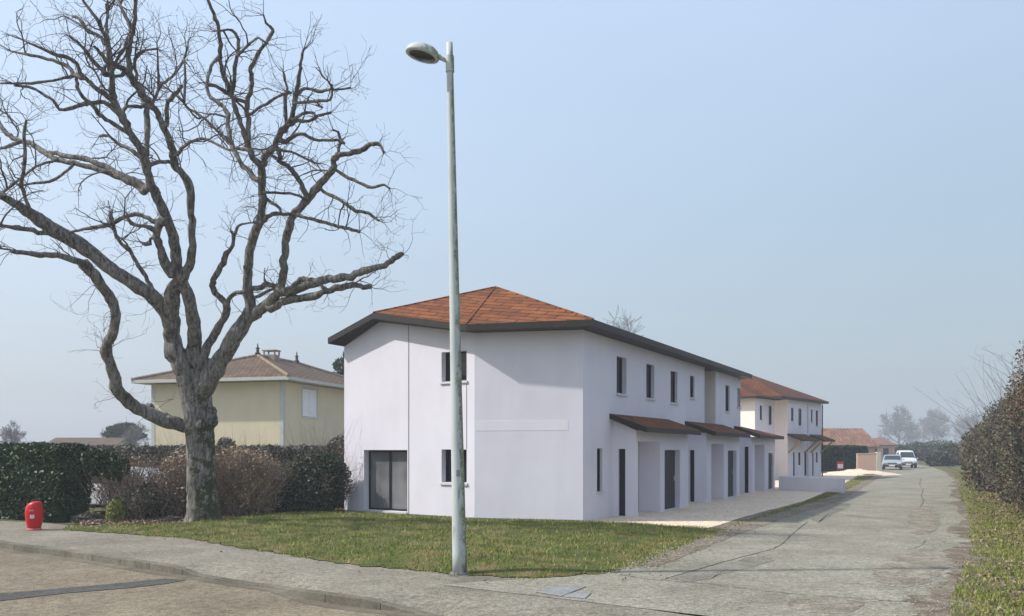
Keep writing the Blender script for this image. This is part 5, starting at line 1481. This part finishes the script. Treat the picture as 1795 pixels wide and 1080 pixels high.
# red and white site sign on a black foot
sp_ = gp(1473, 829); T = thing('site_sign', sp_, "small red-framed white sign on a dark foot before the far hedge", 'sign')
MB().box(sp_ + Vector((0, 0, .62)), (.56, .06, .66)).build('panel', plain('sign_red', (.42, .05, .05), .5, .1), T, bevel=.01)
MB().box(sp_ + Vector((0, -.034, .56)), (.42, .012, .36)).build('face', M['white'], T)
MB().box(sp_ + Vector((.12, .0, .14)), (.66, .3, .28)).build('foot', M['bumper'], T, bevel=.02)
# rubble / spoil heap
p = Vector((26.6, 66, 0)); mb = MB(); nn = 22
for k in range(6):
    r_ = 2.6 * (1 - k / 5.2); z = .42 * (k / 5) ** .8
    for j in range(nn):
        a = 2 * math.pi * j / nn; q = r_ * rs.uniform(.85, 1.15); mb.v.append((p.x + q * math.cos(a) * 1.25, p.y + q * math.sin(a) * .8, z * rs.uniform(.8, 1.2) if k else -.02))
for k in range(5):
    for j in range(nn): mb.f.append((k * nn + j, k * nn + (j + 1) % nn, (k + 1) * nn + (j + 1) % nn, (k + 1) * nn + j))
mb.f.append(tuple(5 * nn + j for j in range(nn)))
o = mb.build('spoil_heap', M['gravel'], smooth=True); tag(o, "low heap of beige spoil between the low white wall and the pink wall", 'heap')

# hazy trees at the end of the lane
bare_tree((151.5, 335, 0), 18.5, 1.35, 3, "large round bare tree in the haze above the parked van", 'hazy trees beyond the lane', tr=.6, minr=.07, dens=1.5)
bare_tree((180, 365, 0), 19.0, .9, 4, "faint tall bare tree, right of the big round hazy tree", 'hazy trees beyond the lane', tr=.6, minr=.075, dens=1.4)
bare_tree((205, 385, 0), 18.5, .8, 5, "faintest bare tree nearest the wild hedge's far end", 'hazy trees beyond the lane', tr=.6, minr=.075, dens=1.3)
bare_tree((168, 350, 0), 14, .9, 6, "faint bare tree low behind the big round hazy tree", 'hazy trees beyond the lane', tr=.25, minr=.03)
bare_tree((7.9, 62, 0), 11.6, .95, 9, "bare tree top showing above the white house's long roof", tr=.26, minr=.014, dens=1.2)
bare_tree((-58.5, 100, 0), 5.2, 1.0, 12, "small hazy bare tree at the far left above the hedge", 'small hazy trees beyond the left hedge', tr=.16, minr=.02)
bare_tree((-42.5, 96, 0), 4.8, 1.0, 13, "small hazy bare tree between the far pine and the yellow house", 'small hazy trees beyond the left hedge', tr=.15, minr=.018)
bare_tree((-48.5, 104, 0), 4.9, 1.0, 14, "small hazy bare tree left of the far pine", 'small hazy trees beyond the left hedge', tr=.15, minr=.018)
for k, (x, y, r_, h_) in enumerate(((49.0, 98, 1.6, 1.7), (53.5, 104, 2.0, 2.6), (58, 113, 2.6, 2.4), (58, 129, 3.2, 2.6), (67, 141, 3.6, 3.2), (80, 160, 5, 3.6))):
    bush_thing('shrub', (x, y, 0), ["dark round bush at the far right edge of the lane", "bluish green bush beside the lane's far bend", "hazy bush behind the bluish green bush", "hazy low bush under the big round tree", "hazy bush right of the big round tree's trunk", "palest bush at the end of the lane"][k], 'shrub', [(0, 0, h_ * .45, r_, r_ * .6, h_ * .55), (r_ * .5, 0, h_ * .4, r_ * .6, r_ * .5, h_ * .5)], 2600, .22, 'shrub_leaf', 'bushes at the end of the lane', twigs=50)
# far white and pinkish houses at the lane's end
def little_house(c, L, D, zE, zR, rz, label, wm, rmn):
    T = thing('detached_house', c, label, 'house', None); d = Vector((math.cos(rz), math.sin(rz), 0)); nn = Vector((d.y, -d.x, 0)); W = Wall(Vector(c) - d * L / 2, d, nn)
    mb = MB(); wh = [(L * .2, L * .2 + 1, 1, 2.1), (L * .6, L * .6 + 1, 1, 2.1)]
    wall_mesh(mb, W, 0, L, 0, zE, wh, q=.1)
    for t in (0, L): mb.poly([W.pt(t, 0), W.pt(t, 0, -D), W.pt(t, zE, -D), W.pt(t, zR - .1, -D / 2), W.pt(t, zE)])
    mb.poly([W.pt(0, 0, -D), W.pt(L, 0, -D), W.pt(L, zE, -D), W.pt(0, zE, -D)])
    mb.build('wall', M[wm], T)
    for h in wh: window(W, h, T, .1, sill=False)
    A_, B_, C_, D_, E_, F_ = W.pt(-.4, zE, .4), W.pt(L + .4, zE, .4), W.pt(L + .4, zR, -D / 2), W.pt(-.4, zR, -D / 2), W.pt(L + .4, zE, -D - .4), W.pt(-.4, zE, -D - .4)
    mb = MB()
    for q4 in ([A_, B_, C_, D_], [D_, C_, E_, F_]): mb.hexa([p - Vector((0, 0, .1)) for p in q4], q4)
    mb.build('roof', M[rmn], T); return T
little_house((-46.5, 92, 0), 7.0, 6, 2.3, 3.25, .05, "low hazy grey-roofed house beyond the left hedge", 'cream', 'brown_tile')
little_house((-55, 96, 0), 8.0, 6, 2.0, 2.55, .0, "low hazy pink-roofed house at the far left beyond the hedge", 'cream', 'red_tile')
little_house((52.5, 122, 0), 5, 6, 2.6, 3.6, .3, "hazy pinkish house behind the parked van", 'pink', 'red_tile')

# umbrella pine and conifer
def conifer(loc, label, blobs, nleaf, size, mat='far_hedge', tr=.2, H=4):
    T = thing('pine_tree', loc, label, 'tree'); loc = Vector(loc)
    MB().tube([loc, loc + Vector((.1, 0, H * .5)), loc + Vector((0, 0, H))], [tr, tr * .8, tr * .4], 8).build('trunk', M['bark_dark'], T, smooth=True)
    quads('crown', leaf_quads(ell_blobs([(loc.x + b[0], loc.y + b[1], *b[2:]) for b in blobs], nleaf), size, 2.2), M[mat], T)
conifer((-45.3, 100, 0), "hazy flat-crowned pine beyond the hedge, left of the yellow house", [(0, 0, 4.3, 1.9, 1.5, .45), (-1.3, .3, 3.7, 1.3, 1, .4), (1.1, 0, 3.5, 1.4, 1, .35), (.2, 0, 4.75, 1.1, .8, .25), (-.6, 0, 2.9, 1.3, 1, .35)], 5000, .2, H=4.3)
conifer((-12.3, 62, 0), "dark green conifer between the yellow house and the white house", [(-.35, 0, 7.0, .9, .9, .5), (.3, 0, 8.0, .9, .8, .6), (.8, 0, 8.9, .7, .6, .6), (0, 0, 6, 1.6, 1.2, .8), (.6, 0, 5, 1.8, 1.5, .9)], 5200, .15, H=8.6, tr=.25)

# ------------------------------------------------------------------ wild hedge on the right: separate shrubs along the lane
labs = ["rusty brown overgrown shrub filling the right edge of the picture", "tall wild shrub with arching bare shoots, second along the right verge", "dense dark wild shrub, third along the right verge",
        "grey-green wild shrub, fourth along the right verge", "wild shrub halfway along the right verge", "lower wild shrub, sixth along the right verge", "hazy wild shrub, seventh along the right verge", "farthest hazy shrub of the right-hand wild hedge"]
Hs = [5.6, 5.4, 5.0, 4.6, 4.3, 4.0, 3.7, 3.5]
q = Vector((15.3, 22.2, 0)); 
pos = [Vector((x, y, 0)) for x, y in ((14.0, 21.6), (15.9, 26), (18.1, 30.5), (20.7, 36), (24.1, 43), (27.9, 50.5), (32.3, 59.5), (37.4, 70))]
for k in range(8):
    h_ = Hs[k]; st = 3.1 + k * .35; r_ = random.Random(40 + k)
    bl = []
    for j in range(9):
        al = r_.uniform(-.5, .5) * (5.5 + k * .8); ac = r_.uniform(-.6, 1.3); zc = h_ * r_.uniform(.2, .62)
        c_ = u * al + n * (ac + .5); bl.append((c_.x, c_.y, zc, r_.uniform(.9, 1.5), r_.uniform(.9, 1.5), h_ * r_.uniform(.24, .36)))
    bl.append((0 + n.x * .8, n.y * .8, h_ * .5, 1.5, 1.9, h_ * .46))
    bush_thing('wild_shrub', pos[k], labs[k], 'shrub', bl, [48000, 52000, 40000, 32000, 22000, 15000, 11000, 8000][k], [.042, .046, .052, .062, .08, .10, .12, .14][k], 'rust_leaf' if k == 0 else 'wild_leaf', 'wild shrubs along the right verge', twigs=[500, 520, 380, 300, 180, 120, 80, 60][k], tmat='twig', stiff=.3)
# arching bare shoots
for k in range(3):
    pass

# ------------------------------------------------------------------ haze
hz = MB(); x0, x1, y0, y1, z0, z1 = -440, 440, -65, 440, -1.3, 22.0
hz.hexa([(x0, y0, z0), (x1, y0, z0), (x1, y1, z0), (x0, y1, z0)], [(x0, y0, z1), (x1, y0, z1), (x1, y1, z1), (x0, y1, z1)])
m = bpy.data.materials.new('haze_air'); m.use_nodes = True; t = m.node_tree; t.nodes.clear()
o_ = t.nodes.new("ShaderNodeOutputMaterial"); pvn = t.nodes.new("ShaderNodeVolumePrincipled")
pvn.inputs['Color'].default_value = (.86, .90, .96, 1); pvn.inputs['Density'].default_value = .0015
pvn.inputs['Anisotropy'].default_value = .1
t.links.new(pvn.outputs[0], o_.inputs['Volume'])
hb_ = hz.build('haze', m); hb_['kind'] = 'stuff'
bpy.context.view_layer.update()
